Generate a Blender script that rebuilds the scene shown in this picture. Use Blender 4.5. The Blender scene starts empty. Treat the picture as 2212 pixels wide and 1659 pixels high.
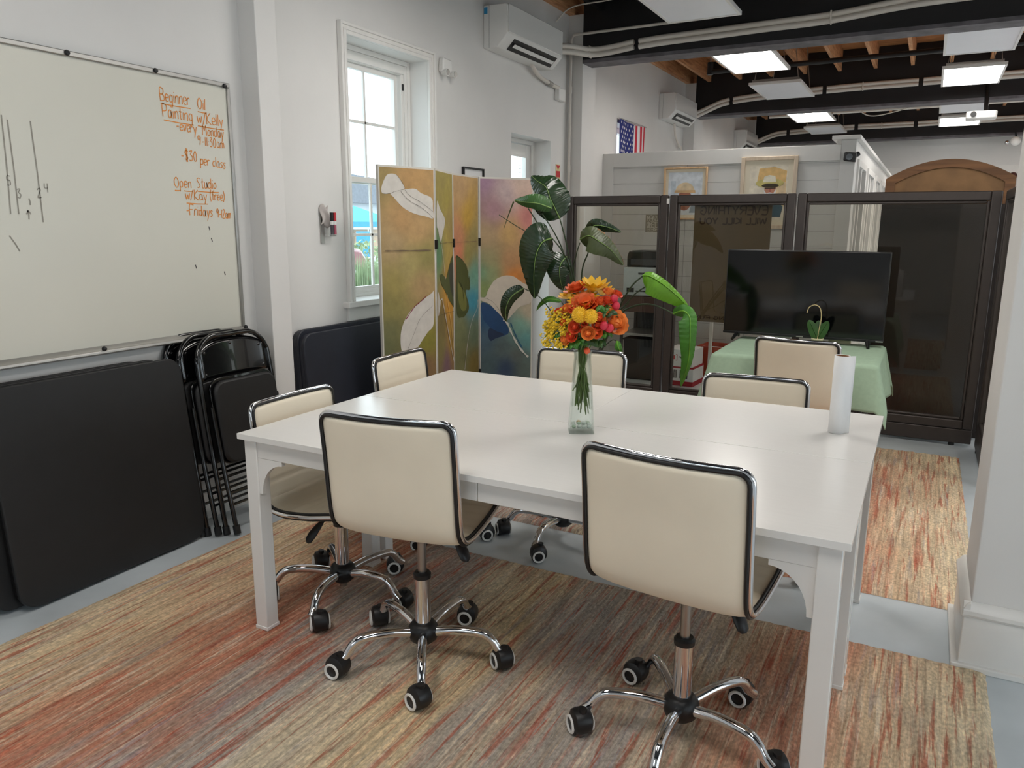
import bpy, bmesh, math, random
from mathutils import Vector, Matrix
random.seed(7)
R = math.radians
SC = bpy.context.scene
COL = SC.collection
# ------------------------------------------------------------------ camera
cam_d = bpy.data.cameras.new('camera'); cam = bpy.data.objects.new('camera', cam_d); COL.objects.link(cam)
cam_d.sensor_fit = 'HORIZONTAL'; cam_d.sensor_width = 36.0; cam_d.lens = 1659.44 / 2212 * 36.0
cam_d.clip_start = 0.05; cam_d.clip_end = 200
_yaw, _pit, _rol = R(28.06634), R(11.68795), R(0.29286)
_f = Vector((-math.sin(_yaw) * math.cos(_pit), math.cos(_yaw) * math.cos(_pit), -math.sin(_pit)))
_r = Vector((math.cos(_yaw), math.sin(_yaw), 0)); _u = _r.cross(_f)
_r2 = _r * math.cos(_rol) + _u * math.sin(_rol); _u2 = -_r * math.sin(_rol) + _u * math.cos(_rol)
cam.matrix_world = Matrix(((_r2.x, _u2.x, -_f.x, 0), (_r2.y, _u2.y, -_f.y, 0), (_r2.z, _u2.z, -_f.z, 1.46853), (0, 0, 0, 1)))
SC.camera = cam
# ------------------------------------------------------------------ sky, exposure
SC.view_settings.view_transform = 'Standard'; SC.view_settings.look = 'None'
SC.view_settings.gamma = 1.0; SC.view_settings.exposure = 0.0; SC.view_settings.use_curve_mapping = False
SKY, LAMP = 3.4, 13.5
wd = bpy.data.worlds.new('world'); SC.world = wd; wd.use_nodes = True
bg = wd.node_tree.nodes['Background']; bg.inputs[0].default_value = (0.80, 0.92, 1.0, 1); bg.inputs[1].default_value = SKY
try:
    SC.cycles.max_bounces = 10; SC.cycles.transparent_max_bounces = 16; SC.cycles.caustics_reflective = False; SC.cycles.caustics_refractive = False
    SC.cycles.sample_clamp_indirect = 6.0; SC.cycles.use_denoising = True
except Exception: pass

# ------------------------------------------------------------------ materials
def lin(c):
    c = c / 255.0
    return c / 12.92 if c <= 0.04045 else ((c + 0.055) / 1.055) ** 2.4
def L3(rgb): return tuple(lin(c) for c in rgb)
def newmat(name):
    m = bpy.data.materials.new(name); m.use_nodes = True
    return m, m.node_tree, m.node_tree.nodes['Principled BSDF']
def pm(name, rgb, rough=0.5, metal=0.0, noise=0.06, nscale=8.0, bump=0.0, bscale=200.0, coat=0.0, spec=0.5, stretch=None):
    m, nt, b = newmat(name)
    b.inputs['Roughness'].default_value = rough; b.inputs['Metallic'].default_value = metal
    b.inputs['Specular IOR Level'].default_value = spec; b.inputs['Coat Weight'].default_value = coat
    tc = nt.nodes.new('ShaderNodeTexCoord'); src = tc.outputs['Object']
    if stretch:
        mp = nt.nodes.new('ShaderNodeMapping'); mp.inputs['Scale'].default_value = stretch
        nt.links.new(src, mp.inputs[0]); src = mp.outputs[0]
    c = L3(rgb)
    if noise:
        n = nt.nodes.new('ShaderNodeTexNoise'); n.inputs['Scale'].default_value = nscale; n.inputs['Detail'].default_value = 4
        nt.links.new(src, n.inputs['Vector'])
        rp = nt.nodes.new('ShaderNodeValToRGB'); rp.color_ramp.elements[0].position = 0.3; rp.color_ramp.elements[1].position = 0.7
        rp.color_ramp.elements[0].color = tuple(x * (1 - noise) for x in c) + (1,)
        rp.color_ramp.elements[1].color = tuple(min(1, x * (1 + noise)) for x in c) + (1,)
        nt.links.new(n.outputs['Fac'], rp.inputs[0]); nt.links.new(rp.outputs[0], b.inputs['Base Color'])
    else: b.inputs['Base Color'].default_value = c + (1,)
    if bump:
        n2 = nt.nodes.new('ShaderNodeTexNoise'); n2.inputs['Scale'].default_value = bscale; n2.inputs['Detail'].default_value = 3
        nt.links.new(src, n2.inputs['Vector'])
        bp = nt.nodes.new('ShaderNodeBump'); bp.inputs['Strength'].default_value = bump; bp.inputs['Distance'].default_value = 0.01
        nt.links.new(n2.outputs['Fac'], bp.inputs['Height']); nt.links.new(bp.outputs[0], b.inputs['Normal'])
    return m
def glassmat(name, tint, refl=1.0, rough=0.0):
    m = bpy.data.materials.new(name); m.use_nodes = True; nt = m.node_tree; nt.nodes.clear()
    o = nt.nodes.new('ShaderNodeOutputMaterial'); t = nt.nodes.new('ShaderNodeBsdfTransparent'); g = nt.nodes.new('ShaderNodeBsdfGlossy')
    t.inputs[0].default_value = tuple(tint) + (1,); g.inputs['Roughness'].default_value = rough; g.inputs[0].default_value = (refl, refl, refl, 1)
    f = nt.nodes.new('ShaderNodeFresnel'); f.inputs[0].default_value = 1.45; x = nt.nodes.new('ShaderNodeMixShader')
    ge = nt.nodes.new('ShaderNodeNewGeometry'); iv = nt.nodes.new('ShaderNodeMath'); iv.operation = 'SUBTRACT'; iv.inputs[0].default_value = 1; nt.links.new(ge.outputs['Backfacing'], iv.inputs[1])
    ml = nt.nodes.new('ShaderNodeMath'); ml.operation = 'MULTIPLY'; nt.links.new(f.outputs[0], ml.inputs[0]); nt.links.new(iv.outputs[0], ml.inputs[1])
    nt.links.new(ml.outputs[0], x.inputs[0]); nt.links.new(t.outputs[0], x.inputs[1]); nt.links.new(g.outputs[0], x.inputs[2]); nt.links.new(x.outputs[0], o.inputs[0])
    return m
def emit(name, rgb, s):
    m, nt, b = newmat(name); b.inputs['Base Color'].default_value = (.8, .8, .8, 1)
    b.inputs['Emission Color'].default_value = tuple(rgb) + (1,); b.inputs['Emission Strength'].default_value = s
    return m
def woodmat(name, a, b_, axis='x', scale=6.0, rough=0.6):
    m, nt, b = newmat(name); b.inputs['Roughness'].default_value = rough
    tc = nt.nodes.new('ShaderNodeTexCoord'); mp = nt.nodes.new('ShaderNodeMapping')
    mp.inputs['Scale'].default_value = {'x': (0.6, 7, 7), 'y': (7, 0.6, 7), 'z': (7, 7, 0.6)}[axis]
    n = nt.nodes.new('ShaderNodeTexNoise'); n.inputs['Scale'].default_value = scale; n.inputs['Detail'].default_value = 6; n.inputs['Distortion'].default_value = 0.6
    rp = nt.nodes.new('ShaderNodeValToRGB'); rp.color_ramp.elements[0].position = .3; rp.color_ramp.elements[1].position = .72
    rp.color_ramp.elements[0].color = L3(a) + (1,); rp.color_ramp.elements[1].color = L3(b_) + (1,)
    nt.links.new(tc.outputs['Object'], mp.inputs[0]); nt.links.new(mp.outputs[0], n.inputs['Vector']); nt.links.new(n.outputs['Fac'], rp.inputs[0]); nt.links.new(rp.outputs[0], b.inputs['Base Color'])
    return m
def vcolmat(name, rough=0.6, tex=0.42):
    m, nt, b = newmat(name); b.inputs['Roughness'].default_value = rough
    a = nt.nodes.new('ShaderNodeVertexColor'); a.layer_name = 'Col'
    tc = nt.nodes.new('ShaderNodeTexCoord'); n = nt.nodes.new('ShaderNodeTexNoise'); n.inputs['Scale'].default_value = 14; n.inputs['Detail'].default_value = 8; n.inputs['Roughness'].default_value = .7
    nt.links.new(tc.outputs['Object'], n.inputs['Vector'])
    mr = nt.nodes.new('ShaderNodeMapRange'); mr.inputs[3].default_value = 1 - tex; mr.inputs[4].default_value = 1 + tex
    nt.links.new(n.outputs['Fac'], mr.inputs[0])
    mx = nt.nodes.new('ShaderNodeMix'); mx.data_type = 'RGBA'; mx.blend_type = 'MULTIPLY'; mx.inputs[0].default_value = 1
    nt.links.new(a.outputs[0], mx.inputs[6]); nt.links.new(mr.outputs[0], mx.inputs[7]); nt.links.new(mx.outputs[2], b.inputs['Base Color'])
    return m
MT = {}
MT['wall'] = pm('wall_paint', (225, 223, 220), .75, noise=.025, nscale=2.5, bump=.03, bscale=60)
MT['trim'] = pm('trim_paint', (232, 230, 226), .35, noise=.02)
MT['floor'] = pm('painted_concrete', (200, 208, 213), .33, noise=.16, nscale=2.2, bump=.04, bscale=25)
MT['black_paint'] = pm('black_paint', (17, 15, 18), .55, noise=.3, nscale=5, bump=.08, bscale=30)
MT['beam_under'] = pm('beam_underside', (96, 93, 98), .6, noise=.35, nscale=9)
MT['joist'] = woodmat('joist_wood', (176, 120, 80), (230, 176, 128), 'y')
MT['plank'] = woodmat('ceiling_plank_wood', (160, 104, 64), (214, 156, 104), 'x', 5)
MT['table_white'] = pm('table_white', (232, 231, 228), .22, noise=.012, bump=.012, bscale=90, stretch=(1, 12, 1))
MT['leather'] = pm('cream_leather', (240, 229, 208), .5, noise=.02, bump=.03, bscale=320)
MT['chrome'] = pm('chrome', (225, 225, 228), .08, 1.0, noise=0)
MT['piston'] = pm('brushed_steel', (170, 168, 166), .28, 1.0, noise=.05)
MT['black_plastic'] = pm('black_plastic', (22, 22, 24), .42, noise=.1)
MT['black_piping'] = pm('black_piping', (18, 17, 18), .4, noise=0)
MT['white_plastic'] = pm('white_plastic', (232, 231, 228), .35, noise=.01)
MT['folding_black'] = pm('black_vinyl', (24, 24, 25), .52, noise=.12, nscale=14, bump=.03, bscale=180)
MT['navy_black'] = pm('navy_black_vinyl', (34, 37, 48), .45, noise=.1, nscale=10, bump=.03, bscale=180)
MT['gloss_black'] = pm('gloss_black_metal', (12, 12, 14), .16, noise=0, coat=.6)
MT['alu'] = pm('aluminium', (178, 176, 172), .34, .85, noise=.05)
MT['whiteboard'] = pm('whiteboard_face', (214, 212, 200), .28, noise=.02, nscale=1.5)
MT['orange_ink'] = pm('orange_marker', (226, 140, 52), .6, noise=.12, nscale=60)
MT['grey_ink'] = pm('grey_marker', (150, 146, 136), .7, noise=.15, nscale=60)
MT['pane'] = glassmat('clear_glass', (.97, .99, .985))
MT['tinted'] = glassmat('tinted_glass', (.84, .825, .78), 1.0)
MT['partition'] = pm('bronze_partition', (70, 63, 60), .42, .3, noise=.06, nscale=30)
MT['tv_black'] = pm('tv_bezel', (10, 10, 11), .4, noise=0)
MT['tv_screen'] = pm('tv_screen', (5, 5, 7), .1, noise=0, spec=.6)
MT['sage'] = pm('sage_cloth', (158, 182, 157), .85, noise=.05, nscale=40, bump=.08, bscale=400)
MT['white_paper'] = pm('white_paper', (232, 232, 232), .65, noise=.01)
MT['card_brown'] = pm('brown_cardboard', (150, 104, 66), .8)
MT['red_card'] = pm('orange_red_cardboard', (186, 72, 44), .6, noise=.05)
MT['crimson_card'] = pm('crimson_card', (170, 30, 48), .6)
MT['ink_black'] = pm('black_ink', (20, 20, 22), .6, noise=0)
MT['ink_red'] = pm('red_ink', (190, 40, 48), .6, noise=0)
MT['leaf_dark'] = pm('dark_leaf', (34, 54, 32), .2, noise=.3, nscale=10, bump=.02, coat=.25)
MT['leaf_mid'] = pm('mid_leaf', (52, 88, 40), .35, noise=.25, nscale=10)
MT['leaf_olive'] = pm('olive_leaf', (66, 76, 44), .4, noise=.3, nscale=12)
MT['leaf_green'] = pm('green_leaf', (66, 124, 40), .35, noise=.25, nscale=12)
MT['leaf_bright'] = pm('bright_leaf', (104, 160, 40), .35, noise=.22, nscale=12)
MT['leaf_brown'] = pm('dried_leaf', (140, 104, 72), .7, noise=.3, nscale=20)
MT['midrib'] = pm('leaf_midrib', (120, 150, 84), .4)
MT['stem'] = pm('plant_stem', (50, 66, 42), .45, noise=.15)
MT['stem_light'] = pm('flower_stem', (96, 118, 56), .5, noise=.2)
MT['pot'] = pm('plant_pot_dark', (60, 56, 54), .5)
MT['soil'] = pm('soil', (50, 38, 30), .9, bump=.4, bscale=60)
MT['orange'] = pm('orange_petal', (238, 116, 60), .5, noise=.16, nscale=40)
MT['orange_deep'] = pm('deep_orange_petal', (230, 94, 54), .5, noise=.16, nscale=40)
MT['peach'] = pm('peach_orange_petal', (240, 146, 70), .5, noise=.14, nscale=40)
MT['yellow'] = pm('yellow_petal', (240, 190, 40), .5, noise=.12, nscale=40)
MT['gold'] = pm('golden_petal', (232, 196, 44), .6, noise=.2, nscale=90)
MT['crimson'] = pm('crimson_petal', (206, 44, 66), .5, noise=.12, nscale=40)
MT['cream_pot'] = pm('cream_ceramic', (222, 212, 180), .4)
MT['headboard'] = woodmat('stained_wood', (98, 66, 40), (144, 100, 62), 'x', 4)
MT['hide'] = pm('brown_panel', (142, 106, 68), .6, noise=.3, nscale=6, bump=.1, bscale=20)
MT['dark_wood'] = pm('dark_wood_body', (34, 25, 22), .5, noise=.2)
MT['frame_oak'] = woodmat('light_oak_frame', (196, 156, 112), (222, 188, 148), 'z', 6)
MT['frame_pale'] = woodmat('pale_wood_frame', (206, 186, 162), (222, 204, 182), 'z', 6)
MT['mat_board'] = pm('mat_board', (228, 218, 196), .8, noise=.01)
MT['office'] = pm('office_panel_paint', (214, 213, 210), .6, noise=.02)
MT['lamp_off'] = pm('lamp_diffuser_off', (240, 242, 248), .3, noise=.01)
MT['lamp_on'] = emit('lamp_diffuser_lit', (1.0, .955, .90), LAMP)
MT['duct'] = pm('line_cover_plastic', (224, 217, 208), .45, noise=.03)
MT['pipe_black'] = pm('black_pipe', (16, 15, 16), .5, noise=0)
MT['grey_dark'] = pm('dark_grey', (56, 56, 58), .5)
MT['printer_white'] = pm('printer_white', (196, 204, 204), .45, noise=.01)
MT['brown_lam'] = pm('brown_laminate', (84, 58, 48), .5, noise=.15)
MT['flag_red'] = pm('flag_red', (206, 40, 62), .8, noise=.04)
MT['flag_white'] = pm('flag_white', (240, 238, 240), .8, noise=.02)
MT['flag_blue'] = pm('flag_blue', (34, 44, 120), .8, noise=.08)
MT['poster_back'] = pm('poster_fabric', (104, 92, 72), .8, noise=.12, nscale=4)
MT['poster_ink'] = pm('poster_ink', (58, 42, 34), .8, noise=.1)
MT['hinge'] = pm('hinge_metal', (30, 28, 26), .5, .3)
MT['paint'] = vcolmat('canvas_paint')
MT['screen_wood'] = pm('pale_screen_frame', (204, 200, 192), .6, noise=.06)

# ------------------------------------------------------------------ mesh builder
class MB:
    def __init__(s): s.v = []; s.f = []; s.m = []; s.T = Matrix.Identity(4)
    def add(s, vs, fs, mi=0):
        o = len(s.v); s.v += [tuple(s.T @ Vector(p)) for p in vs]
        s.f += [tuple(i + o for i in f) for f in fs]; s.m += [mi] * len(fs); return s
    def box(s, x0, x1, y0, y1, z0, z1, mi=0):
        vs = [(x, y, z) for z in (z0, z1) for y in (y0, y1) for x in (x0, x1)]
        return s.add(vs, [(0, 2, 3, 1), (4, 5, 7, 6), (0, 1, 5, 4), (2, 6, 7, 3), (0, 4, 6, 2), (1, 3, 7, 5)], mi)
    def cbox(s, c, d, mi=0): return s.box(c[0] - d[0] / 2, c[0] + d[0] / 2, c[1] - d[1] / 2, c[1] + d[1] / 2, c[2] - d[2] / 2, c[2] + d[2] / 2, mi)
    def prism(s, poly, a0, a1, axis='z', mi=0):
        def P(p, a): return {'z': (p[0], p[1], a), 'x': (a, p[0], p[1]), 'y': (p[0], a, p[1])}[axis]
        n = len(poly); vs = [P(p, a0) for p in poly] + [P(p, a1) for p in poly]
        fs = [tuple(range(n)), tuple(range(2 * n - 1, n - 1, -1))] + [((i + 1) % n, i, n + i, n + (i + 1) % n) for i in range(n)]
        return s.add(vs, fs, mi)
    def tube(s, pts, r, n=10, mi=0, closed=False, cap=True, sq=1.0):
        pts = [Vector(p) for p in pts]; m = len(pts); rr = r if isinstance(r, (list, tuple)) else [r] * m
        vs = []; prev = None
        for i, p in enumerate(pts):
            if closed: t = pts[(i + 1) % m] - pts[i - 1]
            else: t = pts[min(i + 1, m - 1)] - pts[max(i - 1, 0)]
            if t.length < 1e-9: t = Vector((0, 0, 1))
            t.normalize()
            if prev is None:
                a = Vector((0, 0, 1)) if abs(t.z) < .9 else Vector((1, 0, 0)); nx = (a - t * a.dot(t)).normalized()
            else:
                nx = prev - t * prev.dot(t); nx = nx.normalized() if nx.length > 1e-6 else prev
            prev = nx; ny = t.cross(nx)
            for k in range(n):
                a = 2 * math.pi * k / n; vs.append(tuple(p + nx * (math.cos(a) * rr[i] * sq) + ny * (math.sin(a) * rr[i])))
        fs = []
        for i in range(m if closed else m - 1):
            j = (i + 1) % m
            for k in range(n): fs.append((i * n + k, i * n + (k + 1) % n, j * n + (k + 1) % n, j * n + k))
        if cap and not closed: fs += [tuple(range(n - 1, -1, -1)), tuple((m - 1) * n + k for k in range(n))]
        return s.add(vs, fs, mi)
    def lathe(s, prof, n=24, c=(0, 0, 0), axis='z', mi=0, cap=True):
        vs = []
        for (r, h) in prof:
            for k in range(n):
                a = 2 * math.pi * k / n; x, y = r * math.cos(a), r * math.sin(a)
                vs.append({'z': (c[0] + x, c[1] + y, c[2] + h), 'x': (c[0] + h, c[1] + x, c[2] + y), 'y': (c[0] + x, c[1] + h, c[2] + y)}[axis])
        m = len(prof); fs = [(i * n + k, i * n + (k + 1) % n, (i + 1) * n + (k + 1) % n, (i + 1) * n + k) for i in range(m - 1) for k in range(n)]
        if cap: fs += [tuple(range(n - 1, -1, -1)), tuple((m - 1) * n + k for k in range(n))]
        return s.add(vs, fs, mi)
    def grid(s, fn, nu, nv, mi=0, cu=False, cv=False):
        vs = [fn(i / (nu if cu else nu - 1) if True else 0, j / (nv if cv else nv - 1)) for j in range(nv) for i in range(nu)]
        fs = []
        for j in range(nv if cv else nv - 1):
            for i in range(nu if cu else nu - 1):
                a = j * nu + i; b = j * nu + (i + 1) % nu; j2 = (j + 1) % nv
                fs.append((a, b, j2 * nu + (i + 1) % nu, j2 * nu + i))
        return s.add(vs, fs, mi)
    def ball(s, c, r, n=12, m=8, mi=0):
        rx, ry, rz = r if isinstance(r, (tuple, list)) else (r, r, r)
        vs = []; fs = []
        for j in range(1, m):
            t = math.pi * j / m
            for k in range(n):
                a = 2 * math.pi * k / n; vs.append((c[0] + rx * math.sin(t) * math.cos(a), c[1] + ry * math.sin(t) * math.sin(a), c[2] + rz * math.cos(t)))
        vs += [(c[0], c[1], c[2] + rz), (c[0], c[1], c[2] - rz)]; T = len(vs) - 2
        for j in range(m - 2):
            for k in range(n): fs.append((j * n + k, (j + 1) * n + k, (j + 1) * n + (k + 1) % n, j * n + (k + 1) % n))
        for k in range(n): fs.append((T, k, (k + 1) % n)); fs.append((T + 1, (m - 2) * n + (k + 1) % n, (m - 2) * n + k))
        return s.add(vs, fs, mi)
    def build(s, name, mat, parent=None, smooth=True, bevel=0.0, loc=None, solid=0.0, angle=38, fix=True):
        me = bpy.data.meshes.new(name); me.from_pydata(s.v, [], s.f)
        mats = mat if isinstance(mat, (list, tuple)) else [mat]
        for m_ in mats: me.materials.append(MT[m_] if isinstance(m_, str) else m_)
        me.polygons.foreach_set('material_index', s.m)
        if fix:
            b = bmesh.new(); b.from_mesh(me); bmesh.ops.recalc_face_normals(b, faces=b.faces); b.to_mesh(me); b.free()
        if smooth:
            me.polygons.foreach_set('use_smooth', [True] * len(me.polygons)); me.set_sharp_from_angle(angle=R(angle))
        me.update(); o = bpy.data.objects.new(name, me); COL.objects.link(o)
        if parent is not None: o.parent = parent
        if loc is not None: o.location = loc
        if bevel:
            bv = o.modifiers.new('bevel', 'BEVEL'); bv.width = bevel; bv.segments = 2; bv.limit_method = 'ANGLE'; bv.angle_limit = R(40); bv.harden_normals = False
        if solid:
            sd = o.modifiers.new('solid', 'SOLIDIFY'); sd.thickness = solid; sd.offset = 0
        return o
def tag(o, label, cat, group=None):
    o['label'] = label; o['category'] = cat
    if group: o['group'] = group
    return o
def struct(o): o['kind'] = 'structure'; return o
def thing(name, label, cat, loc=(0, 0, 0), rz=0.0, group=None):
    o = bpy.data.objects.new(name, None); COL.objects.link(o); o.location = loc; o.rotation_euler = (0, 0, rz); o.empty_display_size = .05
    return tag(o, label, cat, group)
def copy_tree(o, parent=None):
    c = o.copy(); COL.objects.link(c)
    if parent is not None: c.parent = parent
    for ch in list(o.children): copy_tree(ch, c)
    return c
def crom(pts, n=8):
    P = [Vector(p) for p in pts]; out = []
    for i in range(len(P) - 1):
        a, b, c, d = P[max(i - 1, 0)], P[i], P[i + 1], P[min(i + 2, len(P) - 1)]
        for k in range(n):
            t = k / n; out.append(.5 * ((2 * b) + (c - a) * t + (2 * a - 5 * b + 4 * c - d) * t * t + (-a + 3 * b - 3 * c + d) * t ** 3))
    out.append(P[-1]); return out
def ribbon(mb, pts, w, nrm, mi=0):
    # flat stroke of width w along pts, lying in the plane of normal nrm
    P = [Vector(p) for p in pts]; nrm = Vector(nrm); vs = []
    for i, p in enumerate(P):
        t = P[min(i + 1, len(P) - 1)] - P[max(i - 1, 0)]
        t = t.normalized() if t.length > 1e-9 else Vector((0, 0, 1)); sd = t.cross(nrm).normalized() * (w / 2); vs += [tuple(p + sd), tuple(p - sd)]
    return mb.add(vs, [(2 * i, 2 * i + 1, 2 * i + 3, 2 * i + 2) for i in range(len(P) - 1)], mi)
def rrect(w, h, r, n=6, cx=0, cy=0):
    out = []
    for (sx, sy, a0) in ((1, 1, 0), (-1, 1, 90), (-1, -1, 180), (1, -1, 270)):
        for k in range(n + 1):
            a = R(a0 + 90 * k / n); out.append((cx + sx * (w / 2 - r) + r * math.cos(a), cy + sy * (h / 2 - r) + r * math.sin(a)))
    return out
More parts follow.
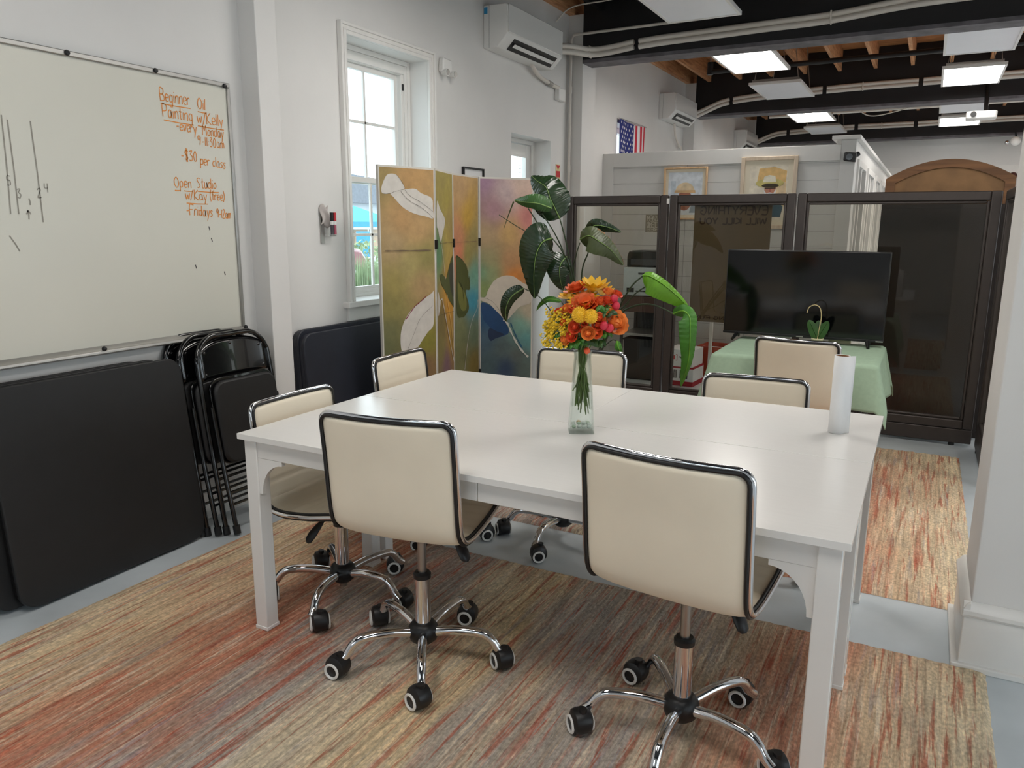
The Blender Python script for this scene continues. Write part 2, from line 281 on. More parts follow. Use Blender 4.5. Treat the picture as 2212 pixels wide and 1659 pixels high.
D = {'samples': {0: [(0.231,1.739,178,140,90),(0.005,1.707,150,130,80),(0.165,1.489,180,142,94),(0.282,1.443,182,147,100),(0.104,1.352,170,145,105),(0.217,1.234,165,150,95),(0.339,1.278,140,130,75),(0.096,1.123,150,135,75),(0.063,0.985,135,125,70),(0.058,0.844,110,110,70),(0.327,0.744,130,125,45),(0.304,1.113,172,142,98),(0.324,0.62,125,95,65),(0.027,0.752,95,98,62)],1: [(0.161,1.757,150,135,70),(0.271,1.641,165,150,72),(0.324,1.492,160,140,80),(0.063,1.298,90,132,95),(0.257,1.342,172,152,80),(0.321,0.969,210,150,48),(0.325,1.057,205,150,60),(0.115,0.846,120,105,60),(0.107,0.693,130,120,70),(0.22,0.569,120,90,100),(0.351,0.709,170,135,60)],2: [(0.119,1.702,185,150,105),(0.231,1.521,200,160,66),(0.1,1.388,195,135,100),(0.098,1.293,205,125,95),(0.227,1.279,160,150,85),(0.336,1.386,165,150,95),(0.333,1.11,120,172,150),(0.317,0.942,60,150,175),(0.126,0.738,125,130,90),(0.328,0.712,110,125,100),(0.122,0.57,120,120,80),(0.325,0.48,130,112,55)],3: [(0.035,1.77,150,118,140),(0.323,1.749,200,175,160),(0.118,1.58,155,118,128),(0.202,1.691,185,165,165),(0.386,1.521,190,120,115),(0.233,1.413,188,152,95),(0.052,1.385,170,145,110),(0.082,1.215,150,140,100),(0.234,1.214,172,130,90),(0.033,1.131,110,150,120),(0.082,1.126,140,150,105),(0.266,1.1,200,122,45),(0.039,1.018,130,145,85),(0.033,0.793,30,78,115),(0.051,0.639,70,95,112),(0.174,0.574,80,95,95),(0.331,0.746,120,168,152),(0.363,0.625,95,152,152),(0.381,0.834,190,175,150),(0.081,0.459,70,92,98),(0.206,0.422,38,60,92),(0.365,0.413,85,100,95),(0.301,0.532,90,95,90),(0.118,0.79,40,85,125)]},'polys': [(0,(205,200,192),[(0.03,1.642),(0.025,1.677),(0.055,1.735),(0.083,1.752),(0.128,1.75),(0.158,1.722),(0.188,1.677),(0.159,1.664),(0.113,1.654),(0.079,1.642)]),(0,(205,200,192),[(0.085,1.64),(0.113,1.654),(0.188,1.668),(0.264,1.675),(0.311,1.651),(0.39,1.624),(0.398,1.565),(0.4,1.507),(0.344,1.516),(0.26,1.531),(0.185,1.559),(0.134,1.597),(0.107,1.623)]),(1,(205,200,192),[(0.034,1.609),(0.096,1.568),(0.206,1.511),(0.214,1.477),(0.163,1.418),(0.104,1.365),(0.043,1.443),(0.021,1.462)]),(0,(205,200,192),[(0.137,0.726),(0.134,0.823),(0.166,0.906),(0.228,0.973),(0.296,1.012),(0.378,1.056),(0.394,1.057),(0.39,0.868),(0.341,0.817),(0.29,0.763),(0.258,0.732),(0.172,0.714)]),(1,(205,200,192),[(0.031,1.056),(0.066,1.003),(0.083,0.981),(0.027,0.907)]),(3,(196,186,172),[(0.048,0.955),(0.07,1.006),(0.118,1.074),(0.192,1.107),(0.266,1.1),(0.328,1.058),(0.417,1.01),(0.424,0.909),(0.317,0.877),(0.267,0.831),(0.199,0.775),(0.137,0.842),(0.082,0.902),(0.012,0.933),(0.009,0.956)]),(3,(28,66,108),[(0.015,0.909),(0.069,0.902),(0.143,0.841),(0.199,0.775),(0.23,0.691),(0.18,0.663),(0.118,0.648),(0.087,0.632),(0.069,0.68),(0.081,0.732),(0.033,0.793)]),(3,(30,48,78),[(0.081,0.726),(0.137,0.701),(0.193,0.675),(0.125,0.648),(0.087,0.632),(0.069,0.68)]),(1,(78,84,40),[(0.443,1.274),(0.311,1.212),(0.231,1.133),(0.203,1.136),(0.131,1.163),(0.074,1.156),(0.109,1.099),(0.184,1.058),(0.29,0.987),(0.414,0.922),(0.432,0.893),(0.439,1.181)]),(2,(78,84,40),[(0.041,1.266),(0.135,1.233),(0.212,1.176),(0.238,1.108),(0.251,1.115),(0.257,1.026),(0.196,1.025),(0.196,0.991),(0.235,0.927),(0.234,0.882),(0.167,0.844),(0.128,0.843),(0.045,0.879),(0.043,1.18)]),(2,(118,120,58),[(0.062,1.088),(0.106,1.053),(0.17,1.01),(0.202,0.941),(0.187,0.887),(0.116,0.894),(0.066,0.975)]),(1,(60,62,48),[(0.3,1.189),(0.436,1.213),(0.427,0.996),(0.325,1.063)])],
'lines': [(0,(70,66,58),0.0022,[(0.156,1.658),(0.215,1.608),(0.297,1.573),(0.345,1.546),(0.393,1.509)]),(0,(70,66,58),0.0022,[(0.188,1.665),(0.228,1.631),(0.31,1.596),(0.394,1.547)]),(0,(70,66,58),0.002,[(0.03,1.642),(0.079,1.642),(0.113,1.654),(0.159,1.664),(0.188,1.677),(0.158,1.722),(0.128,1.75)]),(0,(70,66,58),0.002,[(0.179,0.721),(0.242,0.837),(0.287,0.911),(0.383,0.979)]),(0,(130,40,60),0.006,[(0.172,0.91),(0.228,0.969),(0.246,0.986),(0.296,1.015),(0.334,1.044)]),(0,(110,92,70),0.008,[(0.035,1.319),(0.16,1.318),(0.377,1.317)]),(1,(205,200,192),0.006,[(0.043,1.443),(0.104,1.365),(0.158,1.245),(0.197,1.135),(0.207,1.14)]),(1,(205,200,192),0.012,[(0.062,0.998),(0.113,1.006),(0.14,0.971),(0.176,0.911),(0.279,0.741),(0.398,0.549)]),(1,(225,190,120),0.01,[(0.241,1.023),(0.268,0.942),(0.335,0.819),(0.406,0.592)]),(2,(205,200,192),0.007,[(0.394,0.941),(0.379,0.879),(0.287,0.797),(0.217,0.67),(0.16,0.468)]),(3,(205,205,198),0.016,[(0.186,0.787),(0.218,0.756),(0.256,0.672),(0.319,0.567),(0.384,0.497)]),(3,(40,90,120),0.01,[(0.243,0.761),(0.281,0.671),(0.338,0.566)]),(2,(45,45,30),0.005,[(0.081,1.087),(0.131,1.046),(0.156,0.956)]),(2,(50,48,35),0.004,[(0.041,1.266),(0.135,1.233),(0.212,1.176),(0.238,1.108),(0.257,1.031)]),(3,(70,66,58),0.002,[(0.012,0.953),(0.069,0.94),(0.118,0.906),(0.168,0.835)]),(1,(120,105,70),0.004,[(0.066,1.356),(0.218,1.355),(0.421,1.353)]),(2,(140,115,90),0.004,[(0.049,1.355),(0.202,1.355),(0.377,1.355)]),(1,(105,90,60),0.004,[(0.042,0.91),(0.236,0.904),(0.402,0.899)])],
'leaves': [('A',[(-2.088,4.55,1.511),(-2.114,4.55,1.582),(-2.134,4.55,1.634),(-2.165,4.55,1.703),(-2.234,4.55,1.743),(-2.292,4.55,1.779)],0.114,0.119,'dark'),('B',[(-2.096,4.45,1.571),(-2.174,4.45,1.601),(-2.272,4.45,1.611),(-2.362,4.45,1.624)],0.04,0.053,'mid'),('C',[(-2.046,4.35,1.392),(-2.097,4.35,1.363),(-2.13,4.35,1.281),(-2.15,4.35,1.16),(-2.161,4.35,1.016)],0.11,0.119,'dark'),('D',[(-2.012,4.5,1.275),(-2.035,4.5,1.226),(-2.038,4.5,1.147),(-2.034,4.5,1.063)],0.077,0.079,'dark'),('E',[(-1.967,4.6,1.381),(-1.891,4.6,1.405),(-1.814,4.6,1.371),(-1.738,4.6,1.317),(-1.67,4.6,1.228)],0.069,0.084,'olive'),('E2',[(-1.961,4.7,1.419),(-1.895,4.7,1.466),(-1.818,4.7,1.462),(-1.728,4.7,1.428)],0.042,0.048,'dark'),('F',[(-2.266,4.4,1.072),(-2.332,4.4,1.017),(-2.372,4.4,0.933),(-2.389,4.4,0.848)],0.042,0.044,'dark'),('G',[(-2.068,4.55,0.986),(-2.133,4.55,1.001),(-2.193,4.55,0.966),(-2.246,4.55,0.915)],0.018,0.019,'green'),('H',[(-1.441,4.3,1.187),(-1.384,4.3,1.186),(-1.295,4.3,1.141),(-1.211,4.3,1.073),(-1.15,4.3,1.003)],0.023,0.074,'bright'),('I',[(-1.236,4.25,0.983),(-1.175,4.25,1.004),(-1.132,4.25,0.974),(-1.122,4.25,0.903),(-1.12,4.25,0.819),(-1.125,4.25,0.734),(-1.147,4.25,0.641),(-1.171,4.25,0.569)],0.033,0.047,'green'),('J',[(-1.621,4.4,0.778),(-1.598,4.4,0.753),(-1.584,4.4,0.725),(-1.6,4.4,0.694)],0.021,0.021,'green')],
'stems': [([(-2.088,4.55,1.511),(-2.057,4.562,1.399),(-2.026,4.6,1.222),(-1.95,4.662,0.833),(-1.932,4.75,0.415)],0.007),([(-2.287,4.5,1.573),(-2.214,4.516,1.46),(-2.154,4.562,1.327),(-2.097,4.641,1.128),(-1.932,4.75,0.415)],0.007),([(-2.187,4.5,1.538),(-2.094,4.516,1.399),(-2.044,4.562,1.241),(-1.981,4.641,0.864),(-1.932,4.75,0.415)],0.007),([(-2.474,4.45,1.533),(-2.351,4.469,1.459),(-2.268,4.525,1.4),(-2.19,4.619,1.271),(-2.103,4.75,1.029)],0.004),([(-2.046,4.35,1.392),(-1.989,4.394,1.3),(-1.987,4.528,1.138),(-1.932,4.75,0.415)],0.007),([(-2.012,4.5,1.275),(-1.993,4.528,1.174),(-1.982,4.611,0.999),(-1.932,4.75,0.415)],0.006),([(-1.967,4.6,1.381),(-1.914,4.617,1.313),(-1.978,4.667,1.104),(-1.932,4.75,0.415)],0.007),([(-1.975,4.62,1.36),(-2.006,4.634,1.275),(-2.033,4.678,1.11),(-1.932,4.75,0.415)],0.006),([(-2.266,4.4,1.072),(-2.162,4.422,1.019),(-2.102,4.488,0.913),(-1.988,4.597,0.679),(-1.932,4.75,0.415)],0.005),([(-2.068,4.55,0.986),(-2.021,4.572,0.9),(-1.966,4.639,0.675),(-1.932,4.75,0.415)],0.005),([(-1.441,4.3,1.184),(-1.503,4.318,1.132),(-1.572,4.372,1.05),(-1.649,4.462,0.948),(-1.81,4.588,0.68),(-1.932,4.75,0.415)],0.008),([(-1.395,4.32,1.142),(-1.492,4.347,1.081),(-1.583,4.428,1.0),(-1.698,4.562,0.889),(-1.932,4.75,0.415)],0.007),([(-1.236,4.25,0.983),(-1.334,4.264,1.019),(-1.423,4.306,1.022),(-1.531,4.375,0.992),(-1.638,4.472,0.922),(-1.806,4.597,0.673),(-1.932,4.75,0.415)],0.008),([(-1.536,4.35,1.022),(-1.597,4.394,0.958),(-1.718,4.528,0.811),(-1.932,4.75,0.415)],0.005),([(-1.621,4.4,0.778),(-1.663,4.422,0.778),(-1.735,4.488,0.724),(-1.82,4.597,0.658),(-1.932,4.75,0.415)],0.005)],
'spike': [(-2.351,4.42,1.615),(-2.386,4.42,1.537),(-2.421,4.42,1.448)],
'flowers': [('dahlia',(-1.063,2.47,1.25),0.052),('sunflower',(-1.0,2.47,1.251),0.045),('sunflower',(-1.09,2.46,1.222),0.03),('gerbera_daisy',(-1.021,2.43,1.218),0.045),('dahlia',(-1.004,2.41,1.201),0.058),('sunflower',(-0.982,2.5,1.238),0.036),('pompom_flower',(-0.997,2.345,1.179),0.0275),('pompom_flower',(-0.96,2.35,1.175),0.025),('ranunculus',(-0.902,2.43,1.15),0.044),('orange_rose',(-0.941,2.46,1.248),0.022),('orange_rose',(-0.914,2.47,1.242),0.019),('orange_rose',(-0.955,2.42,1.219),0.022),('orange_rose',(-0.935,2.43,1.223),0.02),('orange_rose',(-1.07,2.4,1.19),0.024),('orange_rose',(-1.107,2.41,1.174),0.021),('orange_rose',(-0.942,2.38,1.167),0.02),('orange_rose',(-1.024,2.37,1.134),0.024),('orange_rose',(-0.972,2.36,1.117),0.023),('orange_rose',(-0.947,2.38,1.145),0.02),('orange_rose',(-0.951,2.38,1.119),0.021),('orange_rose',(-1.04,2.38,1.102),0.022),('orange_rose',(-1.068,2.39,1.087),0.022),('orange_rose',(-1.0,2.385,1.13),0.019),('orange_rose',(-1.075,2.39,1.15),0.018),('orange_rose',(-1.037,2.39,1.192),0.02),('orange_rose',(-0.928,2.43,1.191),0.022),('orange_rose',(-0.992,2.37,1.152),0.016),('crimson_bud',(-0.92,2.45,1.224),0.019),('crimson_bud',(-0.913,2.45,1.201),0.019),('crimson_bud',(-0.928,2.385,1.142),0.02),('crimson_bud',(-0.914,2.4,1.133),0.02),('crimson_bud',(-0.992,2.39,1.102),0.016),('orange_bud',(-0.999,2.42,1.048),0.015)],
'gold': [(-1.121,2.39,1.166),(-1.125,2.39,1.136),(-1.13,2.39,1.106),(-1.097,2.39,1.156),(-1.063,2.39,1.166),(-1.057,2.39,1.142),(-1.138,2.39,1.072),(-1.089,2.39,1.067),(-1.08,2.39,1.123),(-1.108,2.39,1.123),(-1.137,2.39,1.121),(-1.062,2.39,1.115)],
'greens': [(-1.032,2.41,1.061),(-0.97,2.41,1.077),(-0.938,2.41,1.106),(-1.064,2.41,1.059),(-1.009,2.41,1.076),(-0.933,2.41,1.175),(-1.113,2.41,1.09),(-0.955,2.41,1.073),(-1.044,2.41,1.073),(-1.097,2.41,1.084),(-0.935,2.41,1.192),(-1.025,2.41,1.089)]}
# ------------------------------------------------------------------ room shell
WX = -3.1
def wall_with_holes(name, x0, x1, y0, y1, z0, z1, holes, mat='wall'):
    mb = MB(); holes = sorted(holes); y = y0
    for (a, b, c, d) in holes:
        if a > y: mb.box(x0, x1, y, a, z0, z1)
        if c > z0: mb.box(x0, x1, a, b, z0, c)
        if d < z1: mb.box(x0, x1, a, b, d, z1)
        y = b
    mb.box(x0, x1, y, y1, z0, z1)
    return struct(mb.build(name, mat, smooth=False))
MB().box(-3.6, 4.3, -3.4, 15.9, -.12, 0).build('floor', 'floor', smooth=False)['kind'] = 'structure'
wall_with_holes('wall_left', -3.42, WX, -3.4, 15.9, 0, 3.34, [(3.73, 4.575, 1.0, 2.545), (5.78, 6.53, 0, 2.21), (8.2, 9.08, 1.0, 2.56), (12.0, 12.9, 1.0, 2.5)])
wall_with_holes('wall_right', 4.0, 4.3, -3.4, 15.9, 0, 3.62, [(-2.4, -1.2, .9, 2.5), (-.3, 2.2, .05, 2.2), (5.0, 6.4, 1.0, 2.6), (8.5, 10.0, 1.0, 2.6)])  # front openings are unseen, added to bring daylight in low under the tables
mb = MB()
for (a, b, c, d) in ((-3.1, -2.4, 0, 3.62), (-.2, 4.0, 0, 3.62)): mb.box(a, b, -3.4, -3.1, c, d)
for (a, b, c) in ((-2.4, -.2, 1.95),): mb.box(a, b, -3.4, -3.1, 0, c); mb.box(a, b, -3.4, -3.1, 2.9, 3.62)  # high opening behind the camera, added for soft frontal daylight
struct(mb.build('wall_back', 'wall', smooth=False))
struct(MB().box(-3.4, 4.3, 15.5, 15.9, 0, 3.62).build('wall_far', 'wall', smooth=False))
struct(MB().box(WX - .05, -2.985, 2.935, 3.075, 0, 3.34).build('wall_stub', 'wall', smooth=False, bevel=.004))
struct(MB().box(.245, 4.0, 2.83, 3.23, 0, 3.62).build('wall_pier', 'wall', smooth=False, bevel=.004))
for i, (a, b) in enumerate(((6.89, 7.2), (10.74, 11.15), (14.78, 15.2))):
    struct(MB().box(WX - .05, -2.955, a, b, 0, 3.34).build('wall_pilaster_%d' % (i + 1), 'wall', smooth=False, bevel=.004))
# ceiling planks, joists, beams
struct(MB().box(-3.42, 4.3, 6.95, 15.9, 3.585, 3.64).build('ceiling', 'plank', smooth=False))
struct(MB().box(-3.42, 4.3, -3.4, 6.95, 3.585, 3.64).build('ceiling_near', 'black_paint', smooth=False))
k = 0
for bay, (ya, yb) in enumerate(((3.24, 6.88), (7.1, 10.74), (10.98, 14.82))):
    for q in range(-4, 12):
        x = -1.58 + .4 * q
        if x < -3.05 or x > 2.4: continue
        struct(MB().box(x - .019, x + .019, ya, yb, 3.34, 3.585).build('ceiling_joist', 'joist' if bay else ('black_paint' if q != 1 else 'joist'), smooth=False))
struct(MB().box(-3.4, -3.05, 3.1, 15.5, 3.34, 3.585).build('ceiling_rim_board', 'joist', smooth=False))
for (a, b, z, zz) in ((6.88, 7.10, 2.915, 3.585), (10.74, 10.98, 2.9, 3.585), (14.82, 15.05, 2.9, 3.585)):
    mb = MB().box(-2.955, 4.0, a, b, z + .03, zz, 0); mb.box(-2.955, 4.0, a - .004, b + .004, z, z + .03, 1)
    struct(mb.build('ceiling_beam', ['black_paint', 'beam_under'], smooth=False))
struct(MB().box(-3.1, 4.0, 2.83, 3.23, 3.0, 3.585).build('ceiling_header', 'wall', smooth=False))
# plinths and skirtings
mb = MB()
mb.box(.225, 4.0, 2.812, 3.25, 0, .19); mb.box(.205, 4.0, 2.795, 3.268, 0, .022)
struct(mb.build('baseboard_pier', 'trim', smooth=False, bevel=.004))
pr = [(0, .19), (.022, .19), (.03, .20), (.03, .212), (.02, .222), (.012, .235), (0, .24)]
struct(MB().prism([(2.83 - a, b) for a, b in pr], .222, 4.0, 'x').build('trim_1', 'trim', bevel=.002))
struct(MB().prism([(.245 - a, b) for a, b in pr], 2.805, 3.255, 'y').build('trim_2', 'trim', bevel=.002))
for (a, b) in ((-3.1, 2.93), (3.08, 5.7), (6.6, 6.88), (7.2, 10.7)):
    struct(MB().box(WX, WX + .016, a, b, 0, .14).build('baseboard_left', 'trim', smooth=False, bevel=.004))
# ------------------------------------------------------------------ window with deep reveal
def ring(mb, x0, x1, y0, y1, z0, z1, w, mi=0, wb=None):
    wb = w if wb is None else wb
    mb.box(x0, x1, y0, y0 + w, z0, z1, mi); mb.box(x0, x1, y1 - w, y1, z0, z1, mi); mb.box(x0, x1, y0 + w, y1 - w, z1 - w, z1, mi); mb.box(x0, x1, y0 + w, y1 - w, z0, z0 + wb, mi)
w1 = bpy.data.objects.new('window_1', None); COL.objects.link(w1); struct(w1); w1.location = (0, 0, 0)
mb = MB(); y0, y1, z0, z1 = 3.73, 4.575, 1.0, 2.545
mb.box(WX, WX + .02, y0 - .055, y0, z0, z1 + .055); mb.box(WX, WX + .02, y1, y1 + .055, z0, z1 + .055); mb.box(WX, WX + .02, y0, y1, z1, z1 + .055)
mb.box(WX, WX + .032, y0 - .062, y0 - .045, z0, z1 + .062); mb.box(WX, WX + .032, y1 + .045, y1 + .062, z0, z1 + .062); mb.box(WX, WX + .032, y0 - .045, y1 + .045, z1 + .045, z1 + .062)
mb.box(WX, WX + .026, y0 - .03, y0 - .02, z0, z1 + .03); mb.box(WX, WX + .026, y1 + .02, y1 + .03, z0, z1 + .03); mb.box(WX, WX + .026, y0 - .02, y1 + .02, z1 + .02, z1 + .03)
mb.build('casing', 'trim', w1, bevel=.003)
mb = MB().box(-3.36, WX + .05, y0 - .1, y1 + .1, z0 - .03, z0 + .006); mb.box(WX, WX + .02, y0 - .07, y1 + .07, z0 - .115, z0 - .03); mb.build('sill', 'trim', w1, bevel=.004)
mb = MB(); ring(mb, -3.27, -3.24, y0, y1, z0, z1, .03); ring(mb, -3.30, -3.25, y0, y1, z0, z1 - .03, .055); ring(mb, -3.33, -3.26, y0 + .02, y1 - .03, z0, z1 - .04, .05); mb.box(-3.33, -3.25, y0, y1, z0 - .02, z0 + .012); mb.build('jamb_frame', 'trim', w1, bevel=.003)
a, b = y0 + .07, y1 - .092; zt = z1 - .09; zm = 1.745
mb = MB(); ring(mb, -3.315, -3.285, a, b, zm - .02, zt, .032, wb=.04); yc = (a + b) / 2; zc = (zm + zt) / 2 + .01
mb.box(-3.308, -3.292, yc - .009, yc + .009, zm, zt); mb.box(-3.308, -3.292, a, b, zc - .009, zc + .009); mb.build('upper_sash', 'trim', w1, bevel=.002)
mb = MB(); ring(mb, -3.285, -3.255, a, b, z0, zm + .02, .032, wb=.07); zc = (z0 + zm) / 2 + .03
mb.box(-3.278, -3.262, yc - .009, yc + .009, z0, zm); mb.box(-3.278, -3.262, a, b, zc - .009, zc + .009); mb.build('lower_sash', 'trim', w1, bevel=.002)
MB().box(-3.302, -3.298, a + .02, b - .02, zm, zt - .02).build('upper_pane', 'pane', w1, smooth=False)
MB().box(-3.272, -3.268, a + .02, b - .02, z0 + .05, zm).build('lower_pane', 'pane', w1, smooth=False)
MB().box(-3.262, -3.254, y1 - .072, y1 - .058, 2.36, 2.40).build('latch', 'black_plastic', w1, smooth=False)
# glazed door in the next reveal
d1 = bpy.data.objects.new('door_1', None); COL.objects.link(d1); struct(d1)
mb = MB(); ring(mb, -3.34, -3.26, 5.78, 6.53, 0, 2.21, .035, wb=.02); mb.build('door_frame', 'trim', d1, bevel=.003)
mb = MB(); ring(mb, -3.325, -3.285, 5.82, 6.49, .02, 2.17, .09, wb=.25); mb.build('leaf', 'trim', d1, bevel=.004)
mb = MB(); ring(mb, -3.285, -3.275, 5.90, 6.41, .28, 2.08, .02); mb.build('glazing_bead', 'trim', d1, bevel=.003)
MB().box(-3.307, -3.303, 5.905, 6.405, .26, 2.085).build('pane', 'pane', d1, smooth=False)
mb = MB()
for i in range(54): mb.box(-3.325, -3.311, 5.945, 6.365, .3 + i * .032, .3015 + i * .032)
mb.build('blind', 'white_plastic', d1, smooth=False)
MB().tube([(-3.28, 6.45, 1.0), (-3.23, 6.45, 1.0), (-3.22, 6.36, 1.0)], .011).build('handle', 'chrome', d1)
for i, (a, b, c, d) in enumerate(((8.2, 9.08, 1.0, 2.56), (12.0, 12.9, 1.0, 2.5))):
    w = bpy.data.objects.new('window_%d' % (i + 2), None); COL.objects.link(w); struct(w)
    mb = MB(); ring(mb, -3.34, -3.27, a, b, c, d, .06); mb.box(-3.33, -3.28, a, b, (c + d) / 2 - .02, (c + d) / 2 + .02); mb.build('frame', 'trim', w, bevel=.003)
    MB().box(-3.307, -3.303, a + .05, b - .05, c + .05, d - .05).build('pane', 'pane', w, smooth=False)
# ------------------------------------------------------------------ outside
MB().box(-60, -3.7, -30, 70, -.4, -.05).build('ground_outside', pm('pavement', (196, 200, 198), .9, noise=.08, nscale=.6), smooth=False)['kind'] = 'structure'
grass = pm('rough_grass', (150, 168, 130), .9, noise=.3, nscale=6)
for nm, (cx, cy, cz), (rx, ry, rz), n_, lab, cat in (
    ('grass_clump', (-9.6, 12.15, .45), (.5, .6, .6), 900, 'tall pale grass clump outside the window, low behind the panes', 'grass clump'),
    ('leafy_shrub', (-12.4, 15.5, .6), (.6, .6, .5), 500, 'loose green shrub outside the window, below the blue canopy', 'shrub'),
    ('tree', (-32.0, 41.3, 2.0), (1.6, 1.7, 1.7), 1500, 'distant round green tree beyond the grey house outside', 'tree')):
    mb = MB(); rnd = random.Random(3)
    for i in range(n_):
        th = rnd.uniform(0, 6.283); ph = math.acos(rnd.uniform(-1, 1)); rr = rnd.uniform(.55, 1)
        p = Vector((cx + rx * rr * math.sin(ph) * math.cos(th), cy + ry * rr * math.sin(ph) * math.sin(th), cz + rz * rr * math.cos(ph)))
        if nm == 'grass_clump':
            q = Vector((p.x + rnd.uniform(-.05, .05), p.y, rnd.uniform(.5, 1.0))); w = .012; p.z = -.05
            mb.add([p - Vector((0, w, 0)), p + Vector((0, w, 0)), q], [(0, 1, 2)])
        else:
            s_ = rx * rnd.uniform(.06, .13); d_ = Vector((rnd.gauss(0, 1), rnd.gauss(0, 1), rnd.gauss(0, 1))).normalized(); e_ = d_.orthogonal().normalized()
            mb.add([p - d_ * s_, p + e_ * s_ * .5, p + d_ * s_, p - e_ * s_ * .5], [(0, 1, 2, 3)])
    t = thing(nm, lab, cat, (0, 0, 0)); mb.build('foliage', grass if nm != 'tree' else pm('tree_green', (130, 156, 124), .9, noise=.3, nscale=3), t, smooth=False, fix=False)
    if nm != 'grass_clump': MB().tube([(cx, cy, -.06), (cx, cy, cz)], rx * .07).build('trunk', 'card_brown', t)
t = thing('house', 'grey sided house with a dark pitched roof seen through the lower sash', 'house', (0, 0, 0))
sid = pm('house_siding', (190, 196, 202), .8, noise=.04, nscale=3); rf = pm('house_roof', (120, 124, 132), .8, noise=.1)
MB().box(-28, -23, 24.5, 31.5, -.06, 2.45).build('wall', sid, t, smooth=False)
MB().prism([(24.0, 2.4), (32.2, 2.4), (29.5, 3.5), (26.0, 3.7)], -28.4, -22.6, 'x').build('roof', rf, t, smooth=False)
t = thing('canopy_tent', 'bright blue pop-up canopy tent standing outside the window', 'tent', (0, 0, 0))
bl = pm('blue_canopy', (70, 150, 200), .7, noise=.04)
MB().add([(-16, 18.6, 1.55), (-16, 21.8, 1.55), (-19, 21.8, 1.55), (-19, 18.6, 1.55), (-17.5, 20.2, 2.3), (-16, 18.6, 1.38), (-16, 21.8, 1.38), (-19, 21.8, 1.38), (-19, 18.6, 1.38)],
         [(0, 1, 4), (1, 2, 4), (2, 3, 4), (3, 0, 4), (0, 5, 6, 1), (1, 6, 7, 2), (2, 7, 8, 3), (3, 8, 5, 0)]).build('canopy', bl, t, smooth=False, fix=False)
for p in ((-16, 18.6), (-16, 21.8), (-19, 21.8), (-19, 18.6)): MB().tube([(p[0], p[1], -.05), (p[0], p[1], 1.5)], .03).build('pole', 'alu', t)
t = thing('market_stall_board', 'pale tan board panels standing under the blue canopy', 'board', (0, 0, 0))
tn = pm('tan_board', (206, 178, 150), .8, noise=.06)
for i in range(3): MB().box(-17.0, -16.9, 19.6 + i * .9, 20.3 + i * .9, .4, 1.3).build('panel', tn, t, smooth=False)
MB().box(-17.0, -16.9, 19.5, 22.3, -.05, .36).build('base', pm('slat_fence', (150, 140, 132), .8, noise=.1), t, smooth=False)
tag(MB().box(-15.6, -15.2, 19.0, 19.3, -.05, 1.25).build('banner_post', bl), 'blue banner post beside the tan boards outside', 'post')
tag(MB().box(-14.2, -13.6, 13, 32, -.05, .55).build('guard_rail', pm('kerb_white', (214, 218, 218), .7), smooth=False), 'pale low parapet running behind the grass outside', 'parapet')
t = thing('car', 'red parked car, only its wheel and wing showing through the window', 'car', (0, 0, 0)); redp = pm('car_red', (120, 24, 40), .2, coat=.8)
mb = MB(); body = [(9.0, .3), (9.0, .75), (9.4, .95), (10.2, 1.35), (11.6, 1.4), (12.25, 1.0), (12.75, .92), (12.95, .72), (12.98, .32)]; body = [(a_ + .95, b_) for a_, b_ in body]
mb.prism(body, -12.6, -11.1, 'x'); mb.build('body', redp, t, bevel=.08)
MB().prism([(11.3, 1.0), (11.45, 1.3), (12.45, 1.33), (12.85, 1.0)], -12.62, -11.08, 'x').build('side_window', 'grey_dark', t, smooth=False)
for y in (10.7, 13.3):
    MB().lathe([(.02, -.09), (.32, -.09), (.34, -.05), (.34, .05), (.32, .09), (.02, .09)], 24, (-11.12, y, .28), 'x').build('tyre', 'black_plastic', t)
    MB().lathe([(.02, 0), (.2, 0), (.22, .02), (.02, .03)], 16, (-11.04, y, .28), 'x').build('wheel_rim', 'alu', t)
